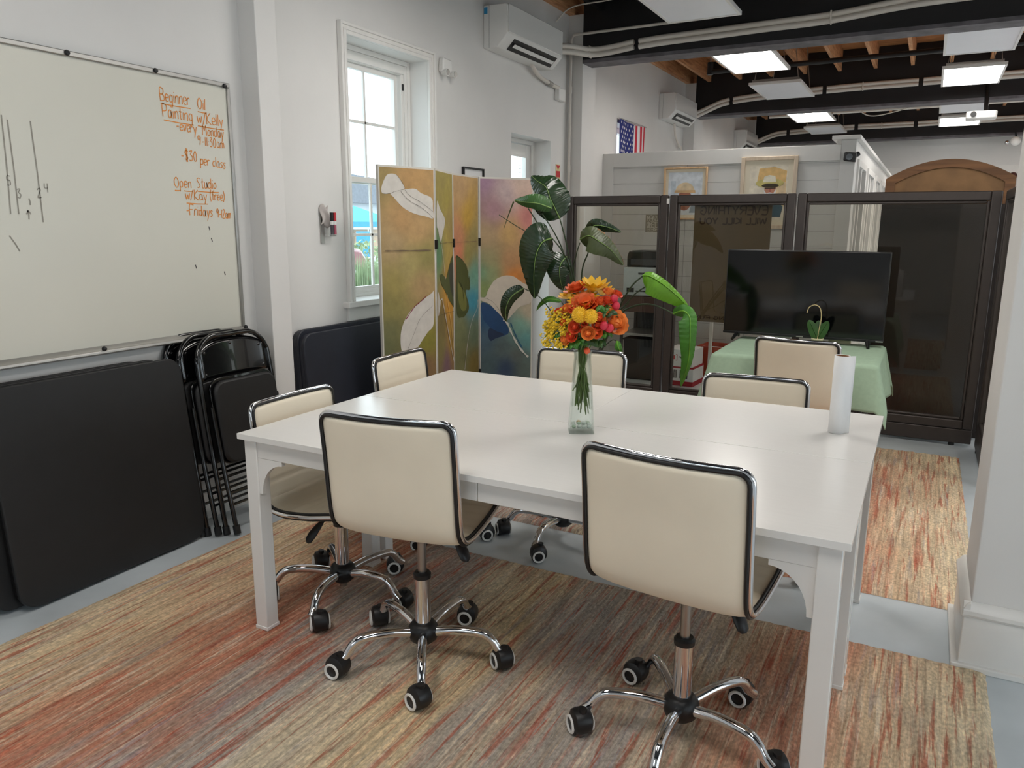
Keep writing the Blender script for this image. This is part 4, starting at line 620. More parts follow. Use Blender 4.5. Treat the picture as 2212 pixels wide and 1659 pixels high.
for (s, y, z) in (('5', 1.735, 1.605), ('3', 1.768, 1.56), ('2', 1.845, 1.565), ('4', 1.875, 1.585)):
    mb = MB(); strokes(mb, s, lambda a, b, y=y, z=z: (.0172, y - 1.6 + a, z - 1.53 + b), .035, 0, .0035, (1, 0, 0)); mb.build('pencil_numeral', 'grey_ink', wb, smooth=False, fix=False)
for (y, z) in ((2.655, 1.455), (2.665, 1.40), (2.73, 1.235), (2.56, 1.275)):
    mb = MB(); ribbon(mb, [(.0172, y - 1.6, z - 1.53), (.0172, y - 1.595, z - 1.548)], .005, (1, 0, 0)); mb.build('pencil_stroke', 'grey_dark', wb, smooth=False, fix=False)
# ------------------------------------------------------------------ folding card tables leaning on the wall
def card_table(label, grp, xb, xt, yc, yaw=0.0, mat='folding_black', w=.86, z0=.012):
    t = thing('folding_table', label, 'table', (xb, yc, z0), 0, grp)
    h = .86; a = math.atan2(xb - xt, h); ca, sa = math.cos(a), math.sin(a)
    T = Matrix(((ca, 0, -sa, 0), (0, 1, 0, 0), (sa, 0, ca, 0), (0, 0, 0, 1)))
    mb = MB(); mb.T = T; mb.prism([(p[0], p[1] + h / 2) for p in rrect(w, h, .07, 8)], 0, -.022, 'x'); mb.build('tabletop', mat, t, bevel=.005)
    mb = MB(); mb.T = T; o_ = [(p[0], p[1] + h / 2) for p in rrect(w - .012, h - .012, .064, 8)]; i_ = [(p[0], p[1] + h / 2) for p in rrect(w - .05, h - .05, .05, 8)]; n = len(o_)
    vs = [(x_, p[0], p[1]) for x_ in (-.022, -.05) for p in o_] + [(x_, p[0], p[1]) for x_ in (-.022, -.05) for p in i_]
    fs = []
    for i in range(n):
        j = (i + 1) % n; fs += [(i, j, n + j, n + i), (2 * n + j, 2 * n + i, 3 * n + i, 3 * n + j), (n + i, n + j, 3 * n + j, 3 * n + i)]
    mb.add(vs, fs); mb.build('edge_skirt', 'gloss_black' if mat == 'folding_black' else mat, t, bevel=.003)
    for (sy, up) in ((-1, 0), (1, 0), (-1, 1), (1, 1)):
        mb = MB(); mb.T = T; y = sy * (w / 2 - (.06 if up == 0 else .09)); mb.tube([(-.036, y, .06 + .02 * up), (-.036, y, .76)], .010, 8); mb.build('leg', 'gloss_black', t)
    return t
card_table('black card table frontmost of the stack leaning under the whiteboard', 'black card tables under the whiteboard', -2.90, -2.99, 1.925)
card_table('second black card table, sandwiched in the stack under the whiteboard', 'black card tables under the whiteboard', -2.957, -3.035, 1.86)
card_table('rearmost black card table of the stack under the whiteboard', 'black card tables under the whiteboard', -3.012, -3.045, 1.79, w=.84)
card_table('navy-black card table leaning below the window, in front of its twin', 'card tables below the window', -2.94, -3.00, 3.59, mat='navy_black', w=.84)
card_table('navy-black card table leaning flat against the wall below the window', 'card tables below the window', -3.0, -3.045, 3.60, mat='navy_black', w=.86, z0=.03)
# ------------------------------------------------------------------ black folding chairs
def folding_chair():
    t = thing('folding_chair', '', 'chair', (0, 0, 0), 0, 'folded black chairs')
    w = .225
    arch = [(0, -w, .0), (0, -w, .5), (0, -w + .005, .82)] + [(0, -w + .005 + .13 * (1 - math.cos(R(k_))), .82 + .13 * math.sin(R(k_))) for k_ in range(15, 91, 15)]
    arch = arch + [(p[0], -p[1], p[2]) for p in reversed(arch)]
    MB().tube(crom(arch, 3), .0125, 12).build('back_frame', 'gloss_black', t)
    def br(u, v):
        y = (u - .5) * .42; top = .935 - .06 * (abs(u - .5) * 2) ** 3; bot = .745
        return (.004 - .018 * (1 - (2 * u - 1) ** 2), y, bot + (top - bot) * v)
    MB().grid(br, 17, 9).build('backrest', 'gloss_black', t, solid=.006)
    for (u, v) in ((-.17, .875), (0, .905), (.17, .875), (-.18, .77), (.18, .77)): MB().ball((.006 - .016 * (1 - (u / .21) ** 2), u, v), (.004, .008, .008), 8, 6).build('rivet', 'gloss_black', t)
    mb = MB(); mb.prism([(p[0], p[1] + .535) for p in rrect(.385, .40, .06, 6)], .03, .058, 'x'); mb.build('seat_pad', 'folding_black', t, bevel=.012)
    mb = MB(); mb.prism([(p[0], p[1] + .54) for p in rrect(.40, .42, .06, 6)], .018, .03, 'x'); mb.build('seat_pan', 'gloss_black', t, bevel=.003)
    for s in (-1, 1):
        MB().tube([(.03, s * .205, .62), (.036, s * .205, .3), (.05, s * .205, .02)], .0115, 10).build('front_leg', 'gloss_black', t)
        MB().lathe([(.0, -.02), (.017, -.02), (.017, .02), (.0, .02)], 12, (.05, s * .205, .02)).build('foot_cap', 'black_plastic', t)
        MB().lathe([(.0, -.02), (.017, -.02), (.017, .02), (.0, .02)], 12, (0, s * w, .02)).build('foot_cap', 'black_plastic', t)
    for z in (.14, .20): MB().tube([(.042, -.2, z), (.042, .2, z)], .007, 8).build('crossbar', 'gloss_black', t)
    MB().tube([(0, -w, .27), (0, w, .27)], .007, 8).build('crossbar', 'gloss_black', t)
    return t
fc = folding_chair()
for i, (x, y, la, lab) in enumerate(((-2.845, 2.65, -8.5, 'black padded folding chair frontmost of the folded stack beside the pier'), (-2.912, 2.595, -8.0, 'middle black folding chair of the folded stack by the whiteboard'), (-2.975, 2.555, -6.8, 'rearmost black folding chair, flat against the wall behind two others'))):
    c = fc if i == 0 else copy_tree(fc)
    c.location = (x, y, .002); c.rotation_euler = (0, R(la), 0); c['label'] = lab
# ------------------------------------------------------------------ painted folding screen
def paint_screen():
    A = [(-2.78, 3.59), (-2.66, 3.99), (-2.79, 4.39), (-2.84, 4.81), (-2.56, 5.12)]; H = 1.80
    t = thing('folding_screen', 'four-panel folding screen painted with white lilies on mottled gold and teal', 'screen', (-2.75, 4.35, 0))
    mats = {}
    def pmx(rgb):
        if rgb not in mats: mats[rgb] = pm('artist_paint', rgb, .7, noise=.07, nscale=22)
        return mats[rgb]
    for i in range(4):
        a, b = Vector(A[i] + (0,)), Vector(A[i + 1] + (0,)); d = (b - a); L = d.length; d.normalize(); n = Vector((-d.y, d.x, 0)); n = n if n.dot(-a) > 0 else -n
        org = a - Vector((-2.75, 4.35, 0)); F = lambda u, z, o=0.0, org=org, d=d, n=n: tuple(org + d * u + n * o + Vector((0, 0, z)))
        g = .004; mb = MB(); vs = [F(u, z, o) for o in (0, -.022) for (u, z) in ((g, .0), (L - g, .0), (L - g, H), (g, H))]
        mb.add(vs, [(3, 2, 1, 0), (4, 5, 6, 7), (0, 1, 5, 4), (1, 2, 6, 5), (2, 3, 7, 6), (3, 0, 4, 7)]); pan = mb.build('screen_panel', 'screen_wood', t, smooth=False)
        S = D['samples'][i]; nu, nv = 22, 84
        vs = []; cols = []
        for j in range(nv):
            for k in range(nu):
                u = .012 + (L - .024) * k / (nu - 1); z = .012 + (H - .024) * j / (nv - 1); vs.append(F(u, z, .0006)); ws = 0; c = [0, 0, 0]
                for (su, sz, r, g_, b_) in S:
                    w = 1 / (.0018 + ((u - su) ** 2 + (z - sz) ** 2 * .8)) ** 1.6; ws += w; q = L3((r, g_, b_)); c = [c[m] + q[m] * w for m in range(3)]
                cols.append([x_ / ws for x_ in c] + [1])
        me = bpy.data.meshes.new('canvas'); fs = [(j * nu + k, j * nu + k + 1, (j + 1) * nu + k + 1, (j + 1) * nu + k) for j in range(nv - 1) for k in range(nu - 1)]; nb = len(fs)
        mi = [0] * nb; mlist = ['paint']
        def lay(rgb, pts2, off, faces):
            o_ = len(vs); vs.extend([F(u, z, off) for u, z in pts2]); cols.extend([[0, 0, 0, 1]] * len(pts2)); m_ = pmx(tuple(rgb))
            if m_ not in mlist: mlist.append(m_)
            for f_ in faces: fs.append(tuple(x_ + o_ for x_ in f_)); mi.append(mlist.index(m_))
        for q_, (p_, rgb, pts2) in enumerate(D['polys']):
            if p_ == i: pts2 = [(min(max(u, .012), L - .012), z) for u, z in pts2]; Z_ = [Vector((u, z, 0)) for u, z in pts2]; Z_ = crom([Z_[-1]] + Z_ + [Z_[0], Z_[1]], 4)[4:-5]; pts2 = [(min(max(p.x, .012), L - .012), p.y) for p in Z_]; lay(rgb, pts2, .0012 + .0002 * q_, [tuple(range(len(pts2)))])
        for q_, (p_, rgb, w, pts2) in enumerate(D['lines']):
            if p_ != i: continue
            P2 = [Vector((min(max(u, .012), L - .012), z, 0)) for u, z in pts2]; P2 = crom(P2, 4) if len(P2) > 2 else P2; vv = []
            for k, p in enumerate(P2):
                tt = (P2[min(k + 1, len(P2) - 1)] - P2[max(k - 1, 0)]); tt = tt.normalized() if tt.length > 1e-9 else Vector((0, 1, 0)); sd = Vector((-tt.y, tt.x, 0)) * (w / 2 * (.75 + .4 * math.sin(k * 2.1))); vv += [(p.x + sd.x, p.y + sd.y), (p.x - sd.x, p.y - sd.y)]
            lay(rgb, vv, .0042 + .0001 * q_, [(2 * k, 2 * k + 1, 2 * k + 3, 2 * k + 2) for k in range(len(P2) - 1)])
        me.from_pydata(vs, [], fs); ca = me.color_attributes.new('Col', 'FLOAT_COLOR', 'POINT')
        for k, c in enumerate(cols): ca.data[k].color = c
        for m_ in mlist: me.materials.append(MT[m_] if isinstance(m_, str) else m_)
        me.polygons.foreach_set('material_index', mi); me.update(); o = bpy.data.objects.new('painted_canvas', me); COL.objects.link(o); o.parent = pan
        if i < 3:
            for z in (1.35, .4): p = F(L, z, .004); MB().cbox(p, (.016, .016, .055)).build('hinge', 'hinge', t, smooth=False)
    return t
paint_screen()
# ------------------------------------------------------------------ glass partition
def partition(label, p0, p1, lastpost=False):
    a, b = Vector(p0 + (0,)), Vector(p1 + (0,)); d = b - a; L = d.length; ang = math.atan2(d.y, d.x)
    t = thing('glass_partition', label, 'partition', (a.x, a.y, 0), ang, 'office glass partitions')
    g = .006; H = 1.70; f = .062; th = .05
    mb = MB()
    def fr(x0, x1, z0, z1, e=0): mb.box(x0, x1, -th / 2 + e, th / 2 - e, z0, z1)
    fr(g, g + f, .12, H); fr(L - g - f, L - g, .12, H); fr(g + f, L - g - f, H - f, H); fr(g + f, L - g - f, .12, .12 + f)
    mb.build('frame', 'partition', t, bevel=.008)
    q = .018; mb = MB(); x0, x1, z0, z1 = g + f, L - g - f, .12 + f, H - f
    for (p, r, s, u) in ((x0, x0 + q, z0, z1), (x1 - q, x1, z0, z1), (x0 + q, x1 - q, z1 - q, z1), (x0 + q, x1 - q, z0, z0 + q)): mb.box(p, r, -.017, .017, s, u)
    mb.build('glazing_bead', 'partition', t, bevel=.006)
    MB().box(x0 + q * .6, x1 - q * .6, -.003, .003, z0 + q * .6, z1 - q * .6).build('pane', 'tinted', t, smooth=False)
    mb = MB().box(g, L - g, -th / 2 + .004, th / 2 - .004, .02, .118); mb.build('kick_plate', 'partition', t, bevel=.006)
    mb = MB(); [mb.lathe([(0, 0), (.02, 0), (.02, .02), (0, .02)], 10, (x, 0, 0)) for x in (.12, L - .12)]; mb.build('foot', 'black_plastic', t)
    return t
py = 5.935
partition('glass partition panel behind the tall plant, printer seen through it', (-2.66, py), (-1.795, py))
pc = partition('middle glass partition panel, backed by the hanging poster', (-1.795, py), (-.862, py))
partition('widest glass partition panel, right behind the television', (-.862, py), (.39, py))
partition('glass partition panel turned towards the camera at the white pier', (.425, 5.90), (.425, 4.98))
tag(MB().cbox((-1.80, 5.908, 1.655), (.02, .004, .04)).build('white_tag', 'white_plastic', smooth=False), 'tiny white tag stuck on top of the first partition post', 'tag')
MB_ = MB().box(-1.985, -1.845, 5.941, 5.9425, 1.42, 1.555); fl = tag(MB_.build('notice_sheet', pm('notice_paper', (150, 146, 136), .7), smooth=False), 'small printed notice fixed inside the partition glass above the printer', 'notice')
mb = MB()
for i, (s, z, h) in enumerate((('NASAEM', 1.505, .04), ('ATTEND', 1.46, .036), ('FREE', 1.43, .024))): strokes(mb, s, lambda a, b, z=z: (-1.852 - a, 5.9400, z + b), h, .125, .005, (0, 1, 0))
mb.build('lettering', pm('notice_ink', (206, 204, 198), .7), fl, smooth=False, fix=False)
ps = thing('hanging_poster', 'brown poster seen from behind the partition glass, lettering reversed', 'poster', (-1.32, 5.962, 1.2))
MB().box(-.285, .285, 0, .004, -.46, .43).build('sheet', 'poster_back', ps, smooth=False)
mb = MB()
for (s, z, h, w) in (('EVERYTHING', .355, .06, .5), ('WILL KILL YOU', .285, .045, .5), ('SO CHOOSE', -.40, .028, .24), ('SOMETHING FUN', -.44, .026, .5)):
    strokes(mb, s, lambda a, b, z=z: (.25 - a, -.001, z + b), h, w, .010 if h > .04 else .006, (0, 1, 0))
mb.build('lettering', 'poster_ink', ps, smooth=False, fix=False)
# ------------------------------------------------------------------ television on a cloth-covered table
tt = thing('square_table', 'square table hidden under the sage green cloth', 'table', (-.62, 4.9, 0))
MB().box(-.42, .42, -.38, .38, .712, .735).build('tabletop', 'white_plastic', tt, bevel=.004)
for sx in (-1, 1):
    for sy in (-1, 1): MB().tube([(sx * .37, sy * .33, 0), (sx * .37, sy * .33, .712)], .014).build('leg', 'grey_dark', tt)
def cloth():
    hx, hy, ov = .435, .395, .255; n = 90; rnd = random.Random(5)
    def f(u, v):
        x = (2 * u - 1) * (hx + ov); y = (2 * v - 1) * (hy + ov); cx = max(-hx, min(hx, x)); cy = max(-hy, min(hy, y)); dx, dy = x - cx, y - cy; d = math.hypot(dx, dy)
        if d < 1e-6:
            e = min(hx - abs(x), hy - abs(y)); return (x, y, .739 - .004 * max(0, 1 - e / .02) ** 2)
        ox, oy = dx / d, dy / d; cor = min(1, abs(ox * oy) * 2); d2 = d - .012 * (1 - math.exp(-d / .012))
        rip = .020 * math.sin(9.5 * (cx * 1.7 - cy * 1.3) + 2.2) * min(1, d / .2) * (1 - cor)
        out = .010 + d * (.17 + .10 * cor) + rip
        return (cx + ox * out, cy + oy * out, .735 - d * (.955 - .05 * cor))
    return MB().grid(f, n, n).build('tablecloth', 'sage', None, angle=80, solid=.003, fix=False)
cl = cloth(); cl.location = (-.62, 4.9, .0015); tag(cl, 'sage green tablecloth draped over the television table, corners hanging low', 'tablecloth')
tv = thing('television', 'large black flat-screen television standing on the sage tablecloth', 'television', (-.67, 5.16, .741), R(.5))
MB().box(-.482, .482, -.012, .03, .035, .58).build('housing', 'tv_black', tv, bevel=.006)
MB().box(-.474, .474, -.0135, -.0115, .052, .573).build('screen', 'tv_screen', tv, smooth=False)
MB().box(-.482, .482, -.018, -.011, .035, .05).build('lower_bezel', 'tv_black', tv, bevel=.002)
for x in (-.02, .44): MB().box(x, x + .04, -.0187, -.0175, .0385, .045).build('maker_badge', 'alu', tv, smooth=False)
for s in (-1, 1):
    mb = MB(); x = s * .39
    for e in (-1, 1): mb.tube([(x, .01, .045), (x + s * .015, .01 + e * .10, .006)], [.014, .009], 8)
    mb.build('foot', 'tv_black', tv)
oc = thing('orchid', 'small bare-stemmed orchid in a cream pot before the television', 'orchid', (-.545, 4.985, .741))
MB().lathe([(.0, 0), (.026, 0), (.034, .055), (.037, .058), (.033, .06), (.03, .05), (.0, .05)], 22).build('pot', 'cream_pot', oc)
MB().tube(crom([(.0, 0, .05), (.006, 0, .12), (.012, 0, .19), (.0, 0, .245), (-.03, 0, .262), (-.062, 0, .245), (-.072, 0, .21)], 6), .0028, 6).build('flower_spike', pm('pale_stem', (196, 176, 130), .6), oc)
def leafgrid(mb, pts, wl, wr, nrm, n=20, cup=.15, rip=.0, mi=0, sd=0, vein=0.0):
    P = crom(pts, max(2, n // (len(pts) - 1))); m = len(P); vs = []; us = (-1, -.8, -.55, -.28, -.06, 0, .06, .28, .55, .8, 1); rnd = random.Random(sd); ph = rnd.uniform(0, 6)
    for i, p in enumerate(P):
        t = i / (m - 1); tg = (P[min(i + 1, m - 1)] - P[max(i - 1, 0)]).normalized(); sd_ = tg.cross(nrm).normalized(); nn = sd_.cross(tg).normalized()
        prof_ = max(0.0, math.sin(math.pi * min(1, (t ** .62) * .985 + .012))) ** .78
        for u in us:
            w = (wl if u < 0 else wr) * prof_; h = -cup * abs(u) ** 1.6 * w + (.012 * min(1, w / .03) if u == 0 else .0) * -1 * .5 + rip * math.sin(i * 1.9 + ph + u * 2) * abs(u) * min(1, w / .03) + vein * math.sin((i - abs(u) * 7) * 1.571) * min(1, abs(u) * 6) * min(1, w / .03)
            vs.append(tuple(p + sd_ * (u * w) + nn * h))
    k = len(us); mb.add(vs, [(i * k + j, i * k + j + 1, (i + 1) * k + j + 1, (i + 1) * k + j) for i in range(m - 1) for j in range(k - 1)], mi)
    return P
for (ang, ln, w) in ((150, .07, .03), (205, .06, .028), (30, .06, .03), (-25, .06, .026), (95, .06, .028)):
    c_, s_ = math.cos(R(ang)), math.sin(R(ang)); mb = MB(); leafgrid(mb, [(0, 0, .05), (c_ * ln * .4, s_ * ln * .3, .10), (c_ * ln * .8, s_ * ln * .5, .145), (c_ * ln, s_ * ln * .6, .165)], w, w, Vector((0, -1, .4)), 12); mb.build('leaf', 'leaf_mid', oc, fix=False)
for i, (x, y, w, d, h, m_, lab) in enumerate(((-.79, 5.25, .11, .05, .032, 'white_plastic', 'low white box on the cloth behind the television'), (-.44, 5.25, .13, .05, .03, 'cream_pot', 'flat cream tray on the cloth behind the television'))):
    b_ = MB().cbox((0, 0, h / 2), (w, d, h)).build('small_box', m_, None, bevel=.003); b_.location = (x, y, .742); tag(b_, lab, 'box')
cbp = thing('wardrobe', 'dark wardrobe back with an arched wooden top rising above the partition', 'wardrobe', (.075, 6.2, 0))
MB().box(-.40, .40, 0, .4, .0, 1.62).build('body', 'dark_wood', cbp, smooth=False, bevel=.004)
arc = [(-.39 + .78 * k / 24, 1.80 + .125 * (1 - ((k - 12) / 12) ** 2)) for k in range(25)]
inn = [(-.335 + .67 * k / 24, 1.765 + .105 * (1 - ((k - 12) / 12) ** 2)) for k in range(25)]
MB().prism(inn + [(.335, 1.62), (-.335, 1.62)], .012, .03, 'y').build('arched_panel', 'hide', cbp, smooth=False)
mb = MB(); n = 25; vs = [(p[0], y, p[1]) for y in (-.005, .03) for p in arc] + [(p[0], y, p[1]) for y in (-.005, .03) for p in inn]
fs = []
for i in range(n - 1): fs += [(i, i + 1, 2 * n + i + 1, 2 * n + i), (n + i + 1, n + i, 3 * n + i, 3 * n + i + 1), (i + 1, i, n + i, n + i + 1), (2 * n + i, 2 * n + i + 1, 3 * n + i + 1, 3 * n + i)]
mb.add(vs, fs); mb.build('arched_rail', 'headboard', cbp)
for s in (-1, 1): MB().box(min(s * .39, s * .33), max(s * .39, s * .33), -.004, .031, 1.62, 1.80).build('stile', 'frame_oak' if False else 'headboard', cbp, smooth=False)
MB().box(-.40, .40, -.008, .4, 1.60, 1.625).build('shelf_edge', 'dark_wood', cbp, smooth=False)
# ------------------------------------------------------------------ flower vase, flowers, paper roll
VX, VY, VZ = -1.022, 2.437, .7555
vase = thing('vase', 'tall tapered square glass vase of flowers standing on the nearer table', 'vase', (VX, VY, VZ), R(28))
mb = MB(); rings = []
def vr(z): return .044 - .0155 * min(1, z / .27) + (.004 * max(0, (z - .27) / .02) if z > .27 else 0)
zo = [0, .004, .02, .08, .15, .22, .26, .275, .288]; q = [rrect(2 * vr(z), 2 * vr(z), .008 + .012 * min(1, z / .288), 4) for z in zo]; n = len(q[0])
vs = [(p[0], p[1], z) for z, l in zip(zo, q) for p in l]; zi = [.288, .27, .22, .15, .08, .018]
qi = [rrect(2 * vr(z) - .007, 2 * vr(z) - .007, .006 + .012 * min(1, z / .288), 4) for z in zi]; vs += [(p[0], p[1], z) for z, l in zip(zi, qi) for p in l]; m = len(zo) + len(zi)
fs = [(i * n + k, i * n + (k + 1) % n, (i + 1) * n + (k + 1) % n, (i + 1) * n + k) for i in range(m - 1) for k in range(n)] + [tuple(range(n - 1, -1, -1)), tuple((m - 1) * n + k for k in range(n))]
g, nt, b = newmat('vase_glass'); b.inputs['Base Color'].default_value = (.95, .985, .97, 1); b.inputs['Roughness'].default_value = .0; b.inputs['IOR'].default_value = 1.3; b.inputs['Transmission Weight'].default_value = 1.0
tr = nt.nodes.new('ShaderNodeBsdfTransparent'); tr.inputs[0].default_value = (.95, .98, .97, 1); mxs = nt.nodes.new('ShaderNodeMixShader'); mxs.inputs[0].default_value = .30
nt.links.new(tr.outputs[0], mxs.inputs[1]); nt.links.new(b.outputs[0], mxs.inputs[2]); nt.links.new(mxs.outputs[0], nt.nodes['Material Output'].inputs[0]); MT['vase_glass'] = g
mb.add(vs, fs); mb.build('glass_body', 'vase_glass', vase, angle=60)
rnd = random.Random(11)
gem = [pm('glass_gem_clear', (232, 238, 230), .08, noise=0, coat=.8), pm('glass_gem_amber', (214, 170, 90), .1, noise=0, coat=.8), pm('glass_gem_green', (196, 214, 186), .1, noise=0, coat=.8)]
for i in range(16):
    x, y = (-.027 + .018 * (i % 4), -.027 + .018 * (i // 4)); x += rnd.uniform(-.003, .003); y += rnd.uniform(-.003, .003); z = .7555 + .0235 + (.008 if i in (5, 6, 9) else 0); o = MB().ball((0, 0, 0), (.008, .008, .0055), 10, 6).build('glass_gem', gem[rnd.choice((0, 0, 1, 2))]); c_, s_ = math.cos(R(28)), math.sin(R(28))
    o.location = (VX + x * c_ - y * s_, VY + x * s_ + y * c_, z); tag(o, 'small rounded glass gem lying in the bottom of the vase', 'glass gem', 'glass gems in the vase')
def petal_ring(mb, n, r0, r1, w, z0, z1, curl, off=0, mi=0, tip=.25, seg=4):
    for k in range(n):
        a = 2 * math.pi * k / n + off; c_, s_ = math.cos(a), math.sin(a); vs = []
        for i in range(seg + 1):
            t = i / seg; r = r0 + (r1 - r0) * t; z = z0 + (z1 - z0) * t + curl * t * t; ww = w * (.45 + .55 * math.sin(math.pi * min(1, t * .8 + .12))) * (1 if t < .99 else tip)
            for u in (-1, -.45, 0, .45, 1): x_, y_ = r, u * ww; vs.append((c_ * x_ - s_ * y_, s_ * x_ + c_ * y_, z + .18 * ww * u * u))
        mb.add(vs, [(i * 5 + j, i * 5 + j + 1, (i + 1) * 5 + j + 1, (i + 1) * 5 + j) for i in range(seg) for j in range(4)], mi)
def rose(mb, r, mi=0):
    for (n, f0, f1, zt, tl) in ((3, .10, .22, .62, .5), (4, .25, .42, .6, .5), (5, .42, .66, .5, .5), (6, .55, .98, .22, .6)):
        petal_ring(mb, n, r * f0, r * f1, r * (.30 + .30 * f1), -.35 * r, (zt - .1) * r, -.10 * r * f1, n * .7, mi, tl)
    mb.ball((0, 0, -.1 * r), r * .45, 10, 6, mi)
def stem_to(fl, p, r=.0022):
    rnd_ = random.Random(int(p[0] * 9999)); nx, ny = rnd_.uniform(-.015, .015), rnd_.uniform(-.015, .015); bx, by = rnd_.uniform(-.028, .028), rnd_.uniform(-.028, .028); bz_ = rnd_.uniform(.06, .17)
    o = Vector(p); pts = [Vector((0, 0, -.008)), Vector((VX + (p[0] - VX) * .62, VY + (p[1] - VY) * .62, VZ + .34 + .35 * (p[2] - VZ - .34))) - o, Vector((VX + nx, VY + ny, VZ + .285)) - o, Vector((VX - nx * .4 + bx * .4, VY - ny * .4 + by * .4, VZ + .2)) - o, Vector((VX + bx, VY + by, VZ + bz_)) - o]
    MB().tube(crom(pts, 6), r, 6).build('flower_stem', 'stem_light', fl)
cent = Vector((VX, VY, 1.11)); cnt = {}
LBL = {'dahlia': ('broad ruffled orange dahlia in the bouquet', 'flower'), 'sunflower': ('pointed-petalled yellow sunflower at the top of the bouquet', 'flower'), 'gerbera_daisy': ('yellow and orange daisy low in the top row of the bouquet', 'flower'), 'pompom_flower': ('', 'flower'), 'ranunculus': ('large pale-orange ranunculus on the right of the bouquet', 'flower'), 'orange_rose': ('small open orange rose packed into the bouquet', 'flower'), 'crimson_bud': ('closed crimson rosebud tucked among the orange roses', 'flower'), 'orange_bud': ('small orange bud at the mouth of the glass vase', 'flower')}
ri = 0
for (kind, p, r) in D['flowers']:
    r = r * (1.25 if kind in ('sunflower', 'gerbera_daisy') else 1.0); ri += 1; k = cnt.get(kind, 0); cnt[kind] = k + 1; lab, cat = LBL[kind]
    if kind == 'dahlia': lab = ('ruffled orange dahlia crowning the bouquet, beside the yellow sunflower', 'wide flat orange dahlia just above the two yellow pompoms')[k]
    if kind == 'sunflower': lab = ('yellow sunflower standing highest in the bouquet', 'small yellow sunflower at the bouquet\'s upper left', 'yellow sunflower beside the highest one, towards the red buds')[k]
    if kind == 'pompom_flower': lab = ('larger of the two round yellow pompom flowers', 'smaller of the two round yellow pompom flowers')[k]
    fl = thing(kind, lab, cat, p, 0, {'orange_rose': 'orange roses in the bouquet', 'crimson_bud': 'crimson rosebuds in the bouquet', 'dahlia': 'orange dahlias', 'sunflower': 'yellow sunflowers', 'pompom_flower': 'yellow pompoms'}.get(kind))
    d = (Vector(p) - cent); d += Vector((0, -.07, .03)); d.normalize(); rot = d.to_track_quat('Z', 'Y').to_matrix().to_4x4(); rnd = random.Random(ri); mb = MB(); mb.T = rot
    if kind == 'orange_rose': rose(mb, r * 1.08); mats = [('orange', 'orange_deep', 'peach', 'orange_deep')[ri % 4]]
    elif kind in ('crimson_bud', 'orange_bud'):
        rose(mb, r * .8); mb.ball((0, 0, .1 * r), (r * .75, r * .75, r * .95), 12, 8); mats = ['crimson' if kind[0] == 'c' else 'orange_deep']
    elif kind == 'ranunculus':
        rose(mb, r); petal_ring(mb, 7, r * .5, r * 1.05, r * .6, -.5 * r, .05 * r, .12 * r, .3, 0, .7); mats = ['peach']
    elif kind == 'pompom_flower':
        mb.ball((0, 0, 0), r * .86, 14, 10)
        for i in range(170):
            z = 1 - 2 * (i + .5) / 170; a = 2.39996 * i; q_ = math.sqrt(1 - z * z); v = Vector((q_ * math.cos(a), q_ * math.sin(a), z)); e = v.orthogonal().normalized(); f_ = v.cross(e); w = r * .12
            mb.add([v * r * .8 + e * w, v * r * .8 + f_ * w, v * r * .8 - e * w, v * r * .8 - f_ * w, v * r * 1.06], [(0, 1, 4), (1, 2, 4), (2, 3, 4), (3, 0, 4)])
        mats = ['yellow']
    elif kind == 'dahlia':
        for (n_, f, z) in ((9, 1.0, .0), (9, .82, .16), (8, .6, .3), (6, .4, .38)): petal_ring(mb, n_, r * .1, r * f, r * .26, -.15 * r, z * r + rnd.uniform(-.05, .1) * r, .12 * r, n_ * .5 + f, 0, .45)
        mats = ['orange']
    elif kind == 'gerbera_daisy':
        petal_ring(mb, 16, r * .2, r, r * .16, 0, .1 * r, .06 * r, 0, 0, .3); petal_ring(mb, 14, r * .15, r * .7, r * .13, .05 * r, .25 * r, 0, .2, 1, .3); mb.ball((0, 0, .1 * r), (r * .24, r * .24, r * .12), 12, 6, 1); mats = ['yellow', 'peach']
    else:
        petal_ring(mb, 11, r * .12, r, r * .22, -.1 * r, .45 * r, .1 * r, 0, 0, .08); petal_ring(mb, 9, r * .1, r * .8, r * .2, 0, .6 * r, .1 * r, .3, 0, .08); mb.ball((0, 0, .1 * r), (r * .2, r * .2, r * .15), 10, 6, 1); mats = ['yellow', 'peach']
    mb.build('bloom', mats, fl, fix=False); stem_to(fl, p)
for i, p in enumerate(D['gold']):
    fl = thing('goldenrod_sprig', 'feathery sprig of tiny golden flowers on the bouquet\'s left side', 'flower', p, 0, 'golden sprigs in the bouquet'); rnd = random.Random(40 + i); mb = MB(); sb = MB()
    for k in range(34):
        v = Vector((rnd.gauss(0, .0115), rnd.gauss(0, .008), rnd.gauss(0, .0105))); s_ = rnd.uniform(.0028, .0046); mb.ball(v, s_, 6, 4); mb.ball(v + Vector((s_, 0, s_ * .8)), s_ * .7, 5, 4)
        if k % 2 == 0: sb.tube([(0, .004, -.02), v * .6, v], .0007, 4)
    mb.build('blossoms', 'gold', fl, smooth=True, fix=False); sb.build('branchlets', 'stem_light', fl); stem_to(fl, p, .0014)
